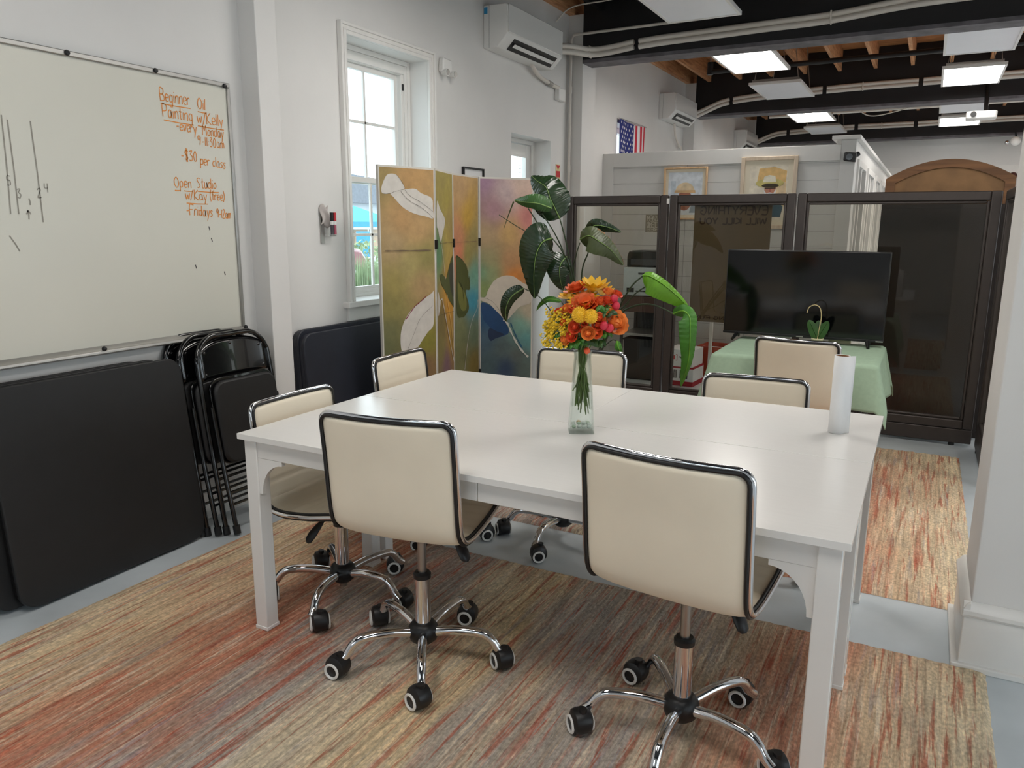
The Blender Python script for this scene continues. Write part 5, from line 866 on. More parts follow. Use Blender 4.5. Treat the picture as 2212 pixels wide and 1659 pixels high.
for i, p in enumerate(D['greens']):
    fl = thing('leaf_sprig', 'green leaf sprig filling the underside of the bouquet', 'leaf sprig', p, 0, 'green sprigs in the bouquet'); rnd = random.Random(80 + i)
    for k in range(4):
        a = rnd.uniform(0, 6.28); l_ = rnd.uniform(.03, .05); c_, s_ = math.cos(a), math.sin(a); mb = MB(); leafgrid(mb, [(0, 0, -.01), (c_ * l_ * .4, s_ * l_ * .3, .008), (c_ * l_ * .8, s_ * l_ * .5, .006), (c_ * l_, s_ * l_ * .6, -.008)], .010, .010, Vector((0, -1, .5)), 8); mb.build('leaf', 'leaf_mid' if i % 2 else 'leaf_green', fl, fix=False)
    stem_to(fl, p, .0018)
rl = thing('paper_roll', 'upright white paper roll standing near the right end of the far table', 'paper roll', (-.226, 2.862, .7562))
mb = MB(); pts = [(.0265 + .0006 * k / 60 * 4) * 1 for k in range(1)]
spiral = []
for k in range(150):
    a = 2 * math.pi * k / 50 - .6; rr = .0225 + .0012 * k / 50; spiral.append((rr * math.cos(a), rr * math.sin(a)))
ex, ey = spiral[-1]; tx, ty = -math.sin(2 * math.pi * 149 / 50 - .6), math.cos(2 * math.pi * 149 / 50 - .6)
spiral += [(ex + tx * s_ * .022 + ex * 8 * s_ * s_ * .05, ey + ty * s_ * .022 + ey * 8 * s_ * s_ * .05) for s_ in (.33, .66, 1)]
vs = [(p[0], p[1], z) for z in (0, .275) for p in spiral]; n = len(spiral); mb.add(vs, [(i, i + 1, n + i + 1, n + i) for i in range(n - 1)]); o = mb.build('sheet', 'white_paper', rl, solid=.0006, fix=False); o.rotation_euler.z = R(20)
MB().lathe([(.018, .0), (.0218, .0), (.0218, .274), (.018, .274), (.018, .0)], 28, cap=False).build('core', 'card_brown', rl)
# ------------------------------------------------------------------ bird of paradise plant
bp_ = thing('potted_palm', 'tall broad-leaved potted plant behind the tables, leaves arching both ways', 'plant', (-1.81, 4.75, 0))
org = Vector((-1.81, 4.75, 0))
MB().lathe([(.0, 0), (.11, 0), (.15, .30), (.16, .32), (.145, .33), (.14, .29), (.0, .28)], 28).build('pot', 'pot', bp_)
MB().lathe([(.0, .285), (.139, .29), (.0, .292)], 20).build('soil', 'soil', bp_)
for i, (pts, r) in enumerate(D['stems']):
    P = [Vector(p) - org for p in pts]
    e = P[-1]; 
    if e.length < 1.0 or True:
        if abs(e.x) < .4 and e.z < .75: P.append(Vector((e.x * .3, e.y * .3, .28)))
    MB().tube(crom(P, 6), [r * (.55 + .45 * k / (len(P) * 6)) for k in range((len(P) - 1) * 6 + 1)], 8).build('stalk', 'stem', bp_)
P = [Vector(p) - org for p in D['spike']]; MB().tube(crom(P, 4), [.006 - .0045 * k / 8 for k in range(9)], 6).build('bract', 'leaf_olive', bp_)
tocam = Vector((0, 0, 1.47))
for i, (nm, pts, wl_, wr_, ck) in enumerate(D['leaves']):
    P = [Vector(p) for p in pts]; cen_ = sum(P, Vector()) / len(P); nv_ = (tocam - cen_).normalized(); nv_ = (nv_ + Vector((.25 * math.sin(i * 2.3), 0, .25 * math.cos(i * 1.7)))).normalized(); m_ = len(P)
    P = [p + Vector((0, -.05 * math.sin(math.pi * k / (m_ - 1)), 0)) - org for k, p in enumerate(P)]; mb = MB()
    C = leafgrid(mb, P, wl_ * (1.25 if nm in 'HI' else 1.0), wr_ * (1.3 if nm in 'HI' else 1.1), nv_, 72, .32, .0015, 0, i, .0026); lf = mb.build('leaf', {'dark': 'leaf_dark', 'mid': 'leaf_mid', 'olive': 'leaf_olive', 'green': 'leaf_green', 'bright': 'leaf_bright'}[ck], bp_, fix=False)
    MB().tube([c + nv_ * .001 for c in C], [.0042 * (1 - .8 * k / len(C)) for k in range(len(C))], 6).build('midrib', 'midrib' if ck in ('dark', 'mid', 'olive') else 'leaf_bright', lf)
    if nm == 'E':
        mb = MB(); rnd = random.Random(9)
        for k in range(24, len(C) - 1, 3):
            t = k / (len(C) - 1); w = wl_ * math.sin(math.pi * t ** .62) ** .78; tg = (C[k + 1] - C[k - 1]).normalized(); sd_ = tg.cross(nv_).normalized(); c = C[k] - sd_ * w * .93 + nv_ * -.02
            s_ = rnd.uniform(.008, .02); mb.add([c + tg * s_, c + sd_ * s_ * .9, c - tg * s_, c - sd_ * s_ * .5], [(0, 1, 2, 3)])
        mb.build('dried_edge', 'leaf_brown', lf, fix=False)
# ------------------------------------------------------------------ ceiling light panels
def lamp(x, y0, y1, on, label, z=2.985, drop=True):
    t = thing('ceiling_light_panel', label, 'ceiling light', (x, (y0 + y1) / 2, z), 0, 'hung ceiling light panels'); L = (y1 - y0) / 2; w = .275
    mb = MB(); mb.box(-w, w, -L, -L + .022, 0, .03); mb.box(-w, w, L - .022, L, 0, .03); mb.box(-w, -w + .022, -L + .022, L - .022, 0, .03); mb.box(w - .022, w, -L + .022, L - .022, 0, .03); mb.build('frame', 'white_plastic', t, bevel=.002)
    MB().box(-w + .022, w - .022, -L + .022, L - .022, .006, .012).build('diffuser', 'lamp_on' if on else 'lamp_off', t, smooth=False)
    MB().box(-w + .03, w - .03, -L + .03, L - .03, .03, .06).build('backing', 'alu', t, smooth=False)
    for sx in (-1, 1):
        for sy in (-1, 1): MB().tube([(sx * w * .85, sy * L * .85, .03), (sx * w * .55, sy * L * .85, 3.585 - z)], .004, 6).build('hanger', 'alu', t)
XL, XR = -1.655, .215
lamp(XL, 5.0, 6.14, False, 'unlit ceiling light panel cut off by the top of the photo, before the black beams')
lamp(XL, 7.29, 8.40, True, 'lit ceiling light panel just behind the first black beam, above the small portrait')
lamp(XL, 9.12, 10.22, False, 'unlit ceiling light panel hung before the second beam, behind the brightest panel')
lamp(XL, 11.55, 12.62, True, 'lit ceiling light panel beyond the second beam, above the larger portrait')
lamp(XL, 13.35, 14.3, False, 'unlit ceiling light panel farthest back above the white office')
lamp(XR, 7.27, 8.37, False, 'bluish unlit ceiling light panel behind the first beam at the picture\'s edge')
lamp(XR, 9.05, 10.15, True, 'lit ceiling light panel hung before the second beam, above the projector')
lamp(XR, 11.55, 12.45, False, 'bluish unlit ceiling light panel behind the projector')
lamp(XR, 13.0, 14.06, True, 'lit ceiling light panel beyond the projector, above the arched wardrobe')
lamp(XR, 15.0, 15.44, False, 'farthest unlit light panel, just a sliver below the last beam')
lamp(XL, 3.32, 4.42, True, 'lit ceiling light panel over the far half of the white tables')
lamp(XR, 3.32, 4.42, True, 'lit ceiling light panel over the passage beside the white pier')
for (x, y) in ((XL, .65), (XR, .65)): lamp(x, y - .55, y + .55, True, 'added lit ceiling light panel, out of view over the front of the room', 3.1)  # unseen lamps, added to light the front rug and chair backs
for y in (4.0, 7.8, 9.6, 12.1, 13.6): lamp(2.085, y - .55, y + .55, True, 'added lit ceiling light panel, out of view behind the white pier, brightening the hall')  # unseen row, added to brighten the far hall
# ------------------------------------------------------------------ line covers, conduits, pipes
def cover(label, pts, r=.024):
    t = thing('line_cover', label, 'pipe cover', pts[0], 0, 'beige line covers on the beams'); o = Vector(pts[0])
    for s in (-1, 1): MB().tube([Vector(p) - o + Vector((0, 0, s * r * .92)) for p in crom(pts, 5)], r, 10).build('ridge', 'duct', t)
    P = [Vector(p) for p in pts]
    if (P[-1] - P[0]).length > .7:
        m = P[len(P) // 2] - o; MB().box(m.x - .006, m.x + .006, m.y - r * 1.25, m.y + r * 1.0, m.z - r * 2.05, m.z + r * 2.05).build('joint', 'duct', t, bevel=.002)
F1y, F2y, F3y = 6.848, 10.708, 14.788
cover('short beige pipe cover from the nearest air conditioner to the first beam', [(-3.02, 6.34, 2.95), (-2.93, 6.55, 2.975), (-2.84, 6.78, 2.985), (-2.70, F1y, 3.0), (-2.46, F1y, 3.025)])
cover('long beige pipe cover along the first black beam', [(-2.41, F1y, 3.025), (-2.2, F1y, 3.035), (-1.75, F1y, 3.045), (-1.3, F1y, 3.055), (-.85, F1y, 3.065), (-.38, F1y, 3.105), (0, F1y, 3.12), (1.2, F1y, 3.13), (3.4, F1y, 3.13)])
cover('short curved beige pipe cover from the second air conditioner to the second beam', [(-2.99, 10.52, 2.87), (-2.9, 10.66, 2.93), (-2.8, F2y, 2.98), (-2.62, F2y, 3.05), (-2.5, F2y, 3.075)])
cover('beige pipe cover on the second beam partly behind the unlit panel', [(-2.45, F2y, 3.08), (-2.2, F2y, 3.10), (-1.9, F2y, 3.115), (-1.36, F2y, 3.13)])
cover('beige pipe cover mid-way along the second beam', [(-1.31, F2y, 3.13), (-.9, F2y, 3.14), (-.3, F2y, 3.145)])
cover('beige pipe cover on the second beam behind the lit panel', [(-.25, F2y, 3.145), (.4, F2y, 3.15), (2.5, F2y, 3.15)])
cover('curved beige pipe cover at the start of the third beam', [(-2.93, 14.7, 2.93), (-2.8, F3y, 3.0), (-2.6, F3y, 3.07), (-2.42, F3y, 3.09)])
cover('beige pipe cover on the third beam above the office front', [(-2.36, F3y, 3.09), (-2.0, F3y, 3.11), (-1.32, F3y, 3.13)])
cover('beige pipe cover mid-way along the third beam', [(-1.26, F3y, 3.13), (-.9, F3y, 3.13), (-.42, F3y, 3.13)])
cover('beige pipe cover at the far end of the third beam', [(-.36, F3y, 3.13), (.4, F3y, 3.14), (2.5, F3y, 3.14)])
def pipe(name, label, cat, pts, r, m, grp=None, n=10, smooth=True):
    o = Vector(pts[0]); ob = MB().tube([Vector(p) - o for p in (crom(pts, 6) if smooth else pts)], r, n).build(name, m); ob.location = o; return tag(ob, label, cat, grp)
pc_ = thing('electrical_conduit', 'thin white conduit climbing the corner of the pilaster and crossing to the beam', 'conduit', (-3.06, 6.855, .14))
MB().tube([(0, 0, 0), (0, 0, 2.98), (.03, -.012, 3.02), (1.3, -.012, 3.03)], .0125, 10).build('pipe', 'duct', pc_)
for z in (.9, 1.85, 2.55): MB().lathe([(.0, -.03), (.0165, -.03), (.0165, .03), (.0, .03)], 12, (0, 0, z)).build('coupling', 'duct', pc_)
pipe('cable', 'loose white cable looping along the ceiling near the first beam', 'cable', [(-3.05, 6.5, 3.2), (-2.9, 6.5, 3.3), (-2.5, 6.4, 3.29), (-2.1, 6.2, 3.27), (-1.8, 5.9, 3.3)], .006, 'duct')
pipe('cable', 'pale cable drooping from the joists beside the brightest light panel', 'cable', [(-1.36, 7.9, 3.12), (-1.30, 7.95, 3.2), (-1.2, 8.0, 3.13), (-1.05, 8.0, 3.22), (-.8, 8.0, 3.32), (-.3, 8.05, 3.325), (-.05, 8.05, 3.31)], .006, 'duct')
pipe('cable', 'pale cable strung straight under the joists behind the first beam', 'cable', [(-1.55, 7.85, 3.33), (-.9, 7.9, 3.325), (-.3, 7.95, 3.333), (.1, 7.95, 3.333)], .005, 'duct')
sp = thing('sprinkler_pipe', 'black pipe running across under the joists before the second beam', 'pipe', (-2.33, 9.0, 3.14))
MB().tube([(0, 0, 0), (4.6, 0, .03)], .026, 12).build('pipe', 'pipe_black', sp); MB().tube([(.0, 0, -.03), (0, 0, .1)], .034, 12).build('elbow', 'pipe_black', sp); MB().tube([(0, 0, .1), (0, 0, .2)], .008, 8).build('rod', 'alu', sp)
pipe('sprinkler_pipe', 'pale pipe crossing below the ceiling beyond the second beam', 'pipe', [(-2.4, 13.0, 3.14), (2.5, 13.0, 3.18)], .022, 'duct', smooth=False)
pipe('cable', 'white cable sagging beyond the second beam near the lit panel', 'cable', [(-1.19, 12.9, 3.345), (-1.1, 12.9, 3.15), (-.9, 12.9, 3.06), (-.5, 12.8, 3.12), (-.1, 12.8, 3.25), (.02, 12.7, 3.345)], .008, 'duct')
mb = MB(); mb.grid(lambda u, v: (-1.05 + 1.0 * u, 11.6 + .9 * v, 3.36 - .05 * math.sin(math.pi * u)), 12, 5); tag(mb.build('insulation_sheet', 'white_plastic', solid=.01), 'white sheet of insulation sagging from the ceiling beyond the second beam', 'insulation')
pj = thing('projector', 'white projector hung from the second beam on a black pole', 'projector', (.37, 10.45, 2.70))
MB().prism([(p[0], p[1]) for p in rrect(.30, .26, .05, 5)], -.045, .035, 'z').build('body', 'white_plastic', pj, bevel=.012); MB().tube([(.04, .28, .5), (.04, .26, .3), (.04, 0, .04)], .022, 10).build('mount_pole', 'pipe_black', pj); MB().lathe([(.0, 0), (.03, 0), (.03, .02), (.0, .02)], 16, (-.08, -.15, 0), 'y').build('lens', 'black_plastic', pj)
sl = thing('spotlight', 'white round spotlight below the last beam by the pier\'s edge', 'spotlight', (1.02, 14.6, 2.78))
MB().ball((0, 0, 0), .07, 16, 10).build('head', 'white_plastic', sl); MB().tube([(0, 0, .06), (0, .2, .14)], .012).build('arm', 'black_plastic', sl); MB().ball((-.11, 0, -.02), .035).build('lamp_bulb', 'chrome', sl)
# ------------------------------------------------------------------ air conditioners
def ac(label, y, z, L=.97, sticker=False):
    t = thing('air_conditioner', label, 'air conditioner', (WX, y, z), 0, 'wall air conditioners'); d, h = .205, .30
    prof_ = [(0, 0), (.0, h), (d * .93, h), (d, h * .95), (d, h * .34), (d * .985, h * .28), (d * .60, h * .015), (d * .55, .0)]
    MB().prism(prof_, 0, L, 'y').build('body', 'white_plastic', t, bevel=.006)
    MB().box(d - .001, d + .008, .008, L - .008, h * .33, h * .985).build('front_cover', pm('glossy_white', (236, 235, 232), .12, noise=0, coat=.6), t, bevel=.006)
    # outlet, set in the sloped underside
    a = Vector((d * .985, 0, h * .28)); b = Vector((d * .60, 0, h * .015)); dd = (b - a); nn = Vector((-dd.z, 0, dd.x)).normalized(); nn = nn if nn.z < 0 else -nn
    def P(u, y_, o): q_ = a + dd * u + nn * o; return (q_.x, y_, q_.z)
    mb = MB(); vs = [P(u, y_, o) for o in (.002, .005) for (u, y_) in ((.1, .13), (.1, L - .08), (.95, L - .08), (.95, .13))]; mb.add(vs, [(0, 1, 2, 3), (7, 6, 5, 4), (0, 4, 5, 1), (1, 5, 6, 2), (2, 6, 7, 3), (3, 7, 4, 0)]); mb.build('air_outlet', 'black_plastic', t, smooth=False)
    mb = MB(); vs = [P(u, y_, o) for o in (.012, .018) for (u, y_) in ((.38, .16), (.38, L - .11), (.64, L - .11), (.64, .16))]; mb.add(vs, [(0, 1, 2, 3), (7, 6, 5, 4), (0, 4, 5, 1), (1, 5, 6, 2), (2, 6, 7, 3), (3, 7, 4, 0)]); mb.build('louver', 'white_plastic', t, bevel=.002)
    MB().box(.05, .0515, -.0012, .0, .0, h).build('side_seam', 'grey_dark', t, smooth=False)
    if sticker: MB().box(.006, .036, -.0015, .0, h - .06, h - .015).build('blue_sticker', pm('blue_sticker', (40, 140, 190), .5), t, smooth=False)
ac('nearest wall air conditioner, with a blue sticker, high on the left wall', 5.33, 2.765, sticker=True)
ac('middle wall air conditioner, above the flag beyond the first beam', 9.62, 2.76)
ac('farthest wall air conditioner, half hidden behind the office top', 13.75, 2.76)
dh = thing('drain_hose', 'white drain hose curving from the nearest air conditioner to a small wall box', 'hose', (WX, 6.0, 2.76))
MB().tube(crom([(.07, .0, .0), (.045, .18, -.05), (.03, .42, -.075), (.028, .62, -.085)], 6), .017, 10).build('hose', 'duct', dh); MB().tube([(.03, .40, -.074), (.028, .47, -.078)], .023, 12).build('joint', 'alu', dh)
MB().box(.0, .045, .60, .74, -.19, -.085).build('wall_box', 'white_plastic', dh, bevel=.006)
pipe('drain_hose', 'thin hose curving from the middle air conditioner down the wall', 'hose', [(-3.04, 10.1, 2.76), (-3.05, 10.2, 2.62), (-3.06, 10.4, 2.52), (-3.06, 10.52, 2.48), (-3.06, 10.58, 2.3), (-3.06, 10.58, 1.2)], .014, 'duct')
# ------------------------------------------------------------------ small things on the left wall
em = thing('emergency_light', 'white twin-head emergency light beside the tall window', 'emergency light', (WX, 4.765, 2.54))
MB().prism([(-.058, -.04), (.062, -.04), (.058, .05), (-.05, .055)], 0, .045, 'x').build('case', 'white_plastic', em, bevel=.012)
for y in (-.04, .055):
    hd_ = MB().lathe([(.0, -.03), (.014, -.03), (.024, .01), (.026, .02), (.0, .02)], 18, (.05, y, -.045), 'x').build('lamp_head', 'white_plastic', em); MB().lathe([(.0, .02), (.021, .02), (.019, .024), (.0, .024)], 18, (.05, y, -.045), 'x').build('lens', 'alu', hd_)
mh = thing('marker_holder', 'white marker holder bracket on the wall left of the window', 'holder', (WX, 3.485, 1.46))
MB().box(.0, .008, -.03, .0, -.10, .07).build('strip', 'alu', mh, smooth=False); MB().box(.0, .04, .0, .065, -.062, -.05).build('ledge', 'white_plastic', mh, bevel=.002); MB().box(.034, .04, .0, .065, -.062, -.02).build('lip', 'pane', mh, smooth=False)
mb = MB(); rnd = random.Random(4); mb.grid(lambda u, v: (.012 + .03 * math.sin(math.pi * u) * math.sin(math.pi * v) + .008 * math.sin(9 * u + 5 * v), -.035 + (.085 - .03 * v) * u + .012 * v + .008 * math.sin(6 * v), -.03 + .11 * v + .012 * math.sin(7 * u)), 14, 12); o = mb.build('wiping_cloth', pm('wiping_cloth', (196, 188, 184), .9, noise=.08, nscale=20), solid=.003, fix=False); o.location = (WX, 3.482, 1.49); tag(o, 'crumpled pale wiping cloth stuffed behind the wall markers', 'cloth')
for (y, m_, lab) in ((3.50, 'ink_black', 'black capped marker pen standing in the wall holder'), (3.524, 'ink_red', 'red capped marker pen standing in the wall holder')):
    t = thing('marker_pen', lab, 'marker', (WX + .052, y, 1.41), 0, 'wall markers'); MB().tube([(0, 0, .0), (0, 0, .075)], .0095, 12).build('barrel', pm('barrel_' + m_, (70, 66, 72) if 'black' in m_ else (176, 84, 104), .5), t); MB().tube([(0, 0, .075), (0, 0, .125)], .0105, 12).build('cap', m_, t); MB().tube([(0, 0, .055), (0, 0, .075)], .0108, 12).build('band', 'white_plastic', t)
sg = thing('framed_notice', 'small black-framed notice above the painted folding screen', 'picture', (WX, 5.155, 1.78))
mb = MB(); ring(mb, .0, .022, -.15, .15, -.11, .11, .012); mb.build('frame', 'ink_black', sg, smooth=False); MB().box(.002, .008, -.14, .14, -.1, .1).build('sheet', 'white_paper', sg, smooth=False)
mb = MB(); strokes(mb, 'IN USE', lambda a, b: (.0085, -.10 + a, -.02 + b), .045, .2, .007, (1, 0, 0)); mb.build('lettering', 'ink_black', sg, smooth=False, fix=False)
fe = thing('fire_extinguisher_sign', 'narrow vertical extinguisher sign with a red arrow beside the pilaster', 'sign', (WX, 6.69, 1.86))
MB().box(.0, .004, -.045, .045, -.16, .16).build('plate', pm('sign_cream', (216, 202, 150), .5), fe, smooth=False)
mb = MB(); mb.prism([(-.04, .15), (.04, .15), (.0, .11)], .0042, .005, 'x'); mb.box(.0042, .005, -.04, .04, .045, .1); mb.build('arrow', 'ink_red', fe, smooth=False)
mb = MB()
for i, c in enumerate('EXTINGUISHER'): strokes(mb, c, lambda a, b, i=i: (.0055, -.02 + a, .02 - i * .0152 + b), .012, .04 if GL[c][1] > .3 else .02, .0028, (1, 0, 0))
mb.build('lettering', 'ink_black', fe, smooth=False, fix=False)
# flag hung flat against its window
fg = thing('hanging_flag', 'stars-and-stripes flag hung vertically over the window beyond the first beam', 'flag', (WX + .03, 8.62, 2.60))
def fp(u, v): return (.018 * math.sin(u * 17 + v * 2) * (.5 + v) * .7, (u - .5) * .86, -v * 1.15 - .02 * math.sin(math.pi * u) * (1 - v))
mb = MB(); nu, nv = 53, 40; vs = [fp(i / (nu - 1), j / (nv - 1)) for j in range(nv) for i in range(nu)]
for j in range(nv - 1):
    for i in range(nu - 1):
        u = (i + .5) / (nu - 1); k = int(u * 13); blue = u < 7 / 13 and j < nv * .42
        mb.f.append((j * nu + i, j * nu + i + 1, (j + 1) * nu + i + 1, (j + 1) * nu + i)); mb.m.append(2 if blue else (0 if k % 2 == 0 else 1))
mb.v = vs; fgc = mb.build('cloth', ['flag_red', 'flag_white', 'flag_blue'], fg, fix=False)
mb = MB()
for r_ in range(9):
    for c in range(6 if r_ % 2 == 0 else 5):
        u = (.045 + c * .088 + (0 if r_ % 2 == 0 else .044)); v = .025 + r_ * .043; p = Vector(fp(u, v)) + Vector((.004, 0, 0)); pts = [(p.x, p.y + (.021 if k % 2 == 0 else .0085) * math.sin(math.pi * k / 5), p.z + (.021 if k % 2 == 0 else .0085) * math.cos(math.pi * k / 5)) for k in range(10)]
        mb.add([tuple(p)] + pts, [(0, k + 1, (k + 1) % 10 + 1) for k in range(10)])
mb.build('stars', 'flag_white', fg, smooth=False, fix=False)
MB().tube([(.0, -.45, .0), (.0, .45, .0)], .006).build('rod', 'alu', fg)
# ------------------------------------------------------------------ white office box behind the partition
OX0, OX1, OY = -3.1, -.67, 7.82
mb = MB().box(OX0 + .09, OX1 - .001, OY, OY + .08, 0, 2.2); of = struct(mb.build('wall_office_front', 'office', smooth=False))
mb = MB()
for k in range(1, 14): mb.box(OX0 + .1, OX1 - .12, OY - .0012, OY, 2.2 - .155 * k, 2.2 - .155 * k + .003)
for x in (-2.2, -1.55): mb.box(x, x + .004, OY - .0012, OY, 0, 2.08)
struct(mb.build('trim_3', pm('panel_joint', (150, 150, 150), .7), smooth=False))
struct(MB().box(OX0, OX0 + .12, OY - .012, OY + .08, 0, 2.2).build('trim_4', 'office', smooth=False, bevel=.004)); struct(MB().box(OX1 - .12, OX1 + .005, OY - .012, OY, 0, 2.24).build('trim_5', 'office', smooth=False, bevel=.003))
struct(MB().box(OX0 + .12, OX1 - .12, OY - .02, OY, 2.06, 2.2).build('trim_6', 'office', smooth=False, bevel=.003)); struct(MB().box(OX1 - .2, OX1 + .04, OY - .05, 13.9, 2.24, 2.275).build('trim_7', 'office', smooth=False, bevel=.004))
def side_wall():
    mb = MB(); y = OY + .0; X0, X1 = OX1 - .09, OX1
    for (a, b) in ((8.15, 9.05), (9.45, 10.35), (10.75, 11.65), (12.05, 12.95)): mb.box(X0, X1, y, a, 0, 2.24); mb.box(X0, X1, a, b, 0, .25); mb.box(X0, X1, a, b, 2.05, 2.24); y = b
    mb.box(X0, X1, y, 13.9, 0, 2.24); struct(mb.build('wall_office_side', 'office', smooth=False))
    for i, (a, b) in enumerate(((8.15, 9.05), (9.45, 10.35), (10.75, 11.65), (12.05, 12.95))):
        w = bpy.data.objects.new('window_%d' % (i + 4), None); COL.objects.link(w); struct(w); m2 = MB(); ring(m2, X0 - .005, X1 + .02, a - .04, b + .04, .22, 2.09, .06); m2.box(X0, X1 + .01, (a + b) / 2 - .02, (a + b) / 2 + .02, .25, 2.05); m2.build('frame', 'trim', w, bevel=.003)
        MB().box(X0 + .04, X0 + .046, a, b, .25, 2.05).build('pane', 'pane', w, smooth=False)
        m2 = MB(); [m2.box(X0 - .02, X0 - .012, a + .01, b - .01, 1.2 + k * .05, 1.24 + k * .05) for k in range(17)]; m2.build('blind', 'grey_dark' if i % 2 else 'alu', w, smooth=False)
    struct(MB().box(OX0, OX1 - .09, 13.8, 13.9, 0, 2.2).build('wall_office_rear', 'office', smooth=False))
side_wall()
def picture(name, lab, x0, x1, z0, z1, fw, fm, mat_w):
    t = thing(name, lab, 'picture', ((x0 + x1) / 2, OY - .02, (z0 + z1) / 2)); w, h = (x1 - x0) / 2, (z1 - z0) / 2
    mb = MB()
    for (a, b, c, d) in ((-w, -w + fw, -h, h), (w - fw, w, -h, h), (-w + fw, w - fw, h - fw, h), (-w + fw, w - fw, -h, -h + fw)): mb.box(a, b, -.03, .0, c, d)
    mb.build('frame', fm, t, bevel=.004); MB().box(-w + fw, w - fw, -.012, -.004, -h + fw, h - fw).build('mat_board', 'mat_board', t, smooth=False)
    return t, w - fw - mat_w, h - fw - mat_w
def art(t, w, h, shapes):
    mb = MB(); mats = []; 
    for i, (rgb, pts) in enumerate(shapes):
        y = -.0125 - .0003 * i; mb.add([(p[0] * w, y, p[1] * h) for p in pts], [tuple(range(len(pts)))], i); mats.append(pm('watercolour', rgb, .7, noise=.16, nscale=18))
    mb.build('watercolour', mats, t, smooth=False, fix=False)
def ell(cx, cy, rx, ry, n=20, a0=0, a1=360): return [(cx + rx * math.cos(R(a0 + (a1 - a0) * k / n)), cy + ry * math.sin(R(a0 + (a1 - a0) * k / n))) for k in range(n + (0 if a1 - a0 == 360 else 1))]
t, w, h = picture('framed_portrait', 'large pale-framed watercolour of a white-bearded person in a straw hat', -1.665, -1.148, 1.445, 2.115, .035, 'frame_pale', .05)
art(t, w, h, [((232, 222, 202), [(-1, -1), (1, -1), (1, 1), (-1, 1)]), ((224, 186, 124), [(-.6, .35), (.9, .1), (.95, .8), (.3, .95), (-.5, .9)]), ((230, 204, 164), [(.1, -.4), (.95, -.5), (.95, .4), (.3, .3)]),
  ((86, 84, 92), [(-.55, -.9), (.75, -.9), (.85, -.55), (.45, -.25), (-.25, -.15), (-.55, -.4)]), ((60, 90, 104), [(.2, -.85), (.7, -.9), (.85, -.5), (.45, -.3)]), ((196, 138, 112), ell(.12, .16, .3, .26)), ((84, 58, 50), [(-.16, .15), (.4, .15), (.42, .24), (-.18, .24)]),
  ((236, 234, 230), [(-.22, .12), (-.05, -.02), (.12, .03), (.3, -.02), (.44, .14), (.4, -.2), (.15, -.42), (-.12, -.22)]), ((180, 106, 92), [(.08, .14), (.17, .14), (.2, .02), (.06, .02)]), ((206, 192, 120), ell(.08, .36, .74, .17)), ((66, 56, 40), ell(.12, .27, .46, .075)), ((232, 226, 206), [(-.28, .4), (.42, .4), (.36, .62), (.05, .66), (-.22, .6)])])
t, w, h = picture('framed_portrait', 'smaller oak-framed watercolour portrait in a cream hat, nearer the left wall', -2.425, -1.985, 1.53, 2.04, .018, 'frame_oak', .03)
art(t, w, h, [((220, 226, 232), [(-1, -1), (1, -1), (1, 1), (-1, 1)]), ((196, 206, 214), [(-.85, -.9), (-.55, -.9), (-.55, .6), (-.85, .6)]), ((150, 160, 170), [(.3, -.9), (.95, -.9), (.9, -.2), (.5, -.15)]), ((170, 112, 88), ell(0, -.3, .42, .5)), ((120, 78, 62), [(-.35, -.2), (.35, -.24), (.33, -.1), (-.35, -.06)]), ((228, 206, 170), ell(0, .12, .55, .4, 20, 0, 180)), ((214, 176, 130), [(-.62, .05), (.62, .02), (.6, .16), (-.6, .16)]), ((210, 150, 120), [(-.1, -.3), (.08, -.3), (.12, -.55), (-.12, -.55)])])
cm = thing('security_camera', 'small black camera on the office corner above the large portrait', 'camera', (-.70, OY - .012, 2.085))
MB().prism([(-.055, -.035), (.045, -.05), (.05, .03), (-.05, .04)], -.11, -.03, 'y').build('body', 'black_plastic', cm, bevel=.008); MB().tube([(.02, -.03, .0), (.06, .0, .03)], .022, 12).build('mount', 'black_plastic', cm); MB().lathe([(.0, 0), (.028, 0), (.028, .012), (.0, .012)], 16, (-.005, -.12, -.005), 'y').build('lens', 'gloss_black', cm)
# ------------------------------------------------------------------ printer corner behind the glass
st = thing('printer_stand', 'brown printer stand with a grey shelf, behind the first glass panel', 'stand', (-2.365, 7.25, 0))
MB().box(-.2, .2, -.22, .22, .66, .81).build('top_drawer', 'brown_lam', st, bevel=.004); MB().box(-.19, .19, -.22, .2, .43, .455).build('shelf', 'alu', st, bevel=.003); MB().box(-.19, .19, .2, .22, .43, .66).build('back_panel', 'grey_dark', st, smooth=False)
for sx in (-1, 1):
    for sy in (-1, 1): MB().box(sx * .19 - .012, sx * .19 + .012, sy * .2 - .012, sy * .2 + .012, 0, .66).build('leg', 'grey_dark', st, smooth=False)
pr_ = thing('laser_printer', 'white laser printer on the brown stand behind the glass', 'printer', (-2.365, 7.25, .812))
MB().box(-.19, .19, -.2, .2, 0, .27).build('body', 'printer_white', pr_, bevel=.008); MB().box(-.16, .16, -.206, -.198, .095, .225).build('front_door', 'printer_white', pr_, bevel=.003); MB().box(-.04, .06, -.21, -.2, .205, .222).build('door_handle', 'grey_dark', pr_, bevel=.002); MB().box(-.17, .17, -.204, -.198, .01, .08).build('paper_tray', 'printer_white', pr_, bevel=.003); MB().box(-.06, .06, -.21, -.2, .04, .052).build('tray_handle', 'grey_dark', pr_, bevel=.002); MB().box(-.15, -.08, -.21, -.2, .035, .075).build('control_panel', 'ink_black', pr_, smooth=False)
ip = thing('inkjet_printer', 'squat black inkjet printer stacked on the white printer', 'printer', (-2.355, 7.25, 1.083))
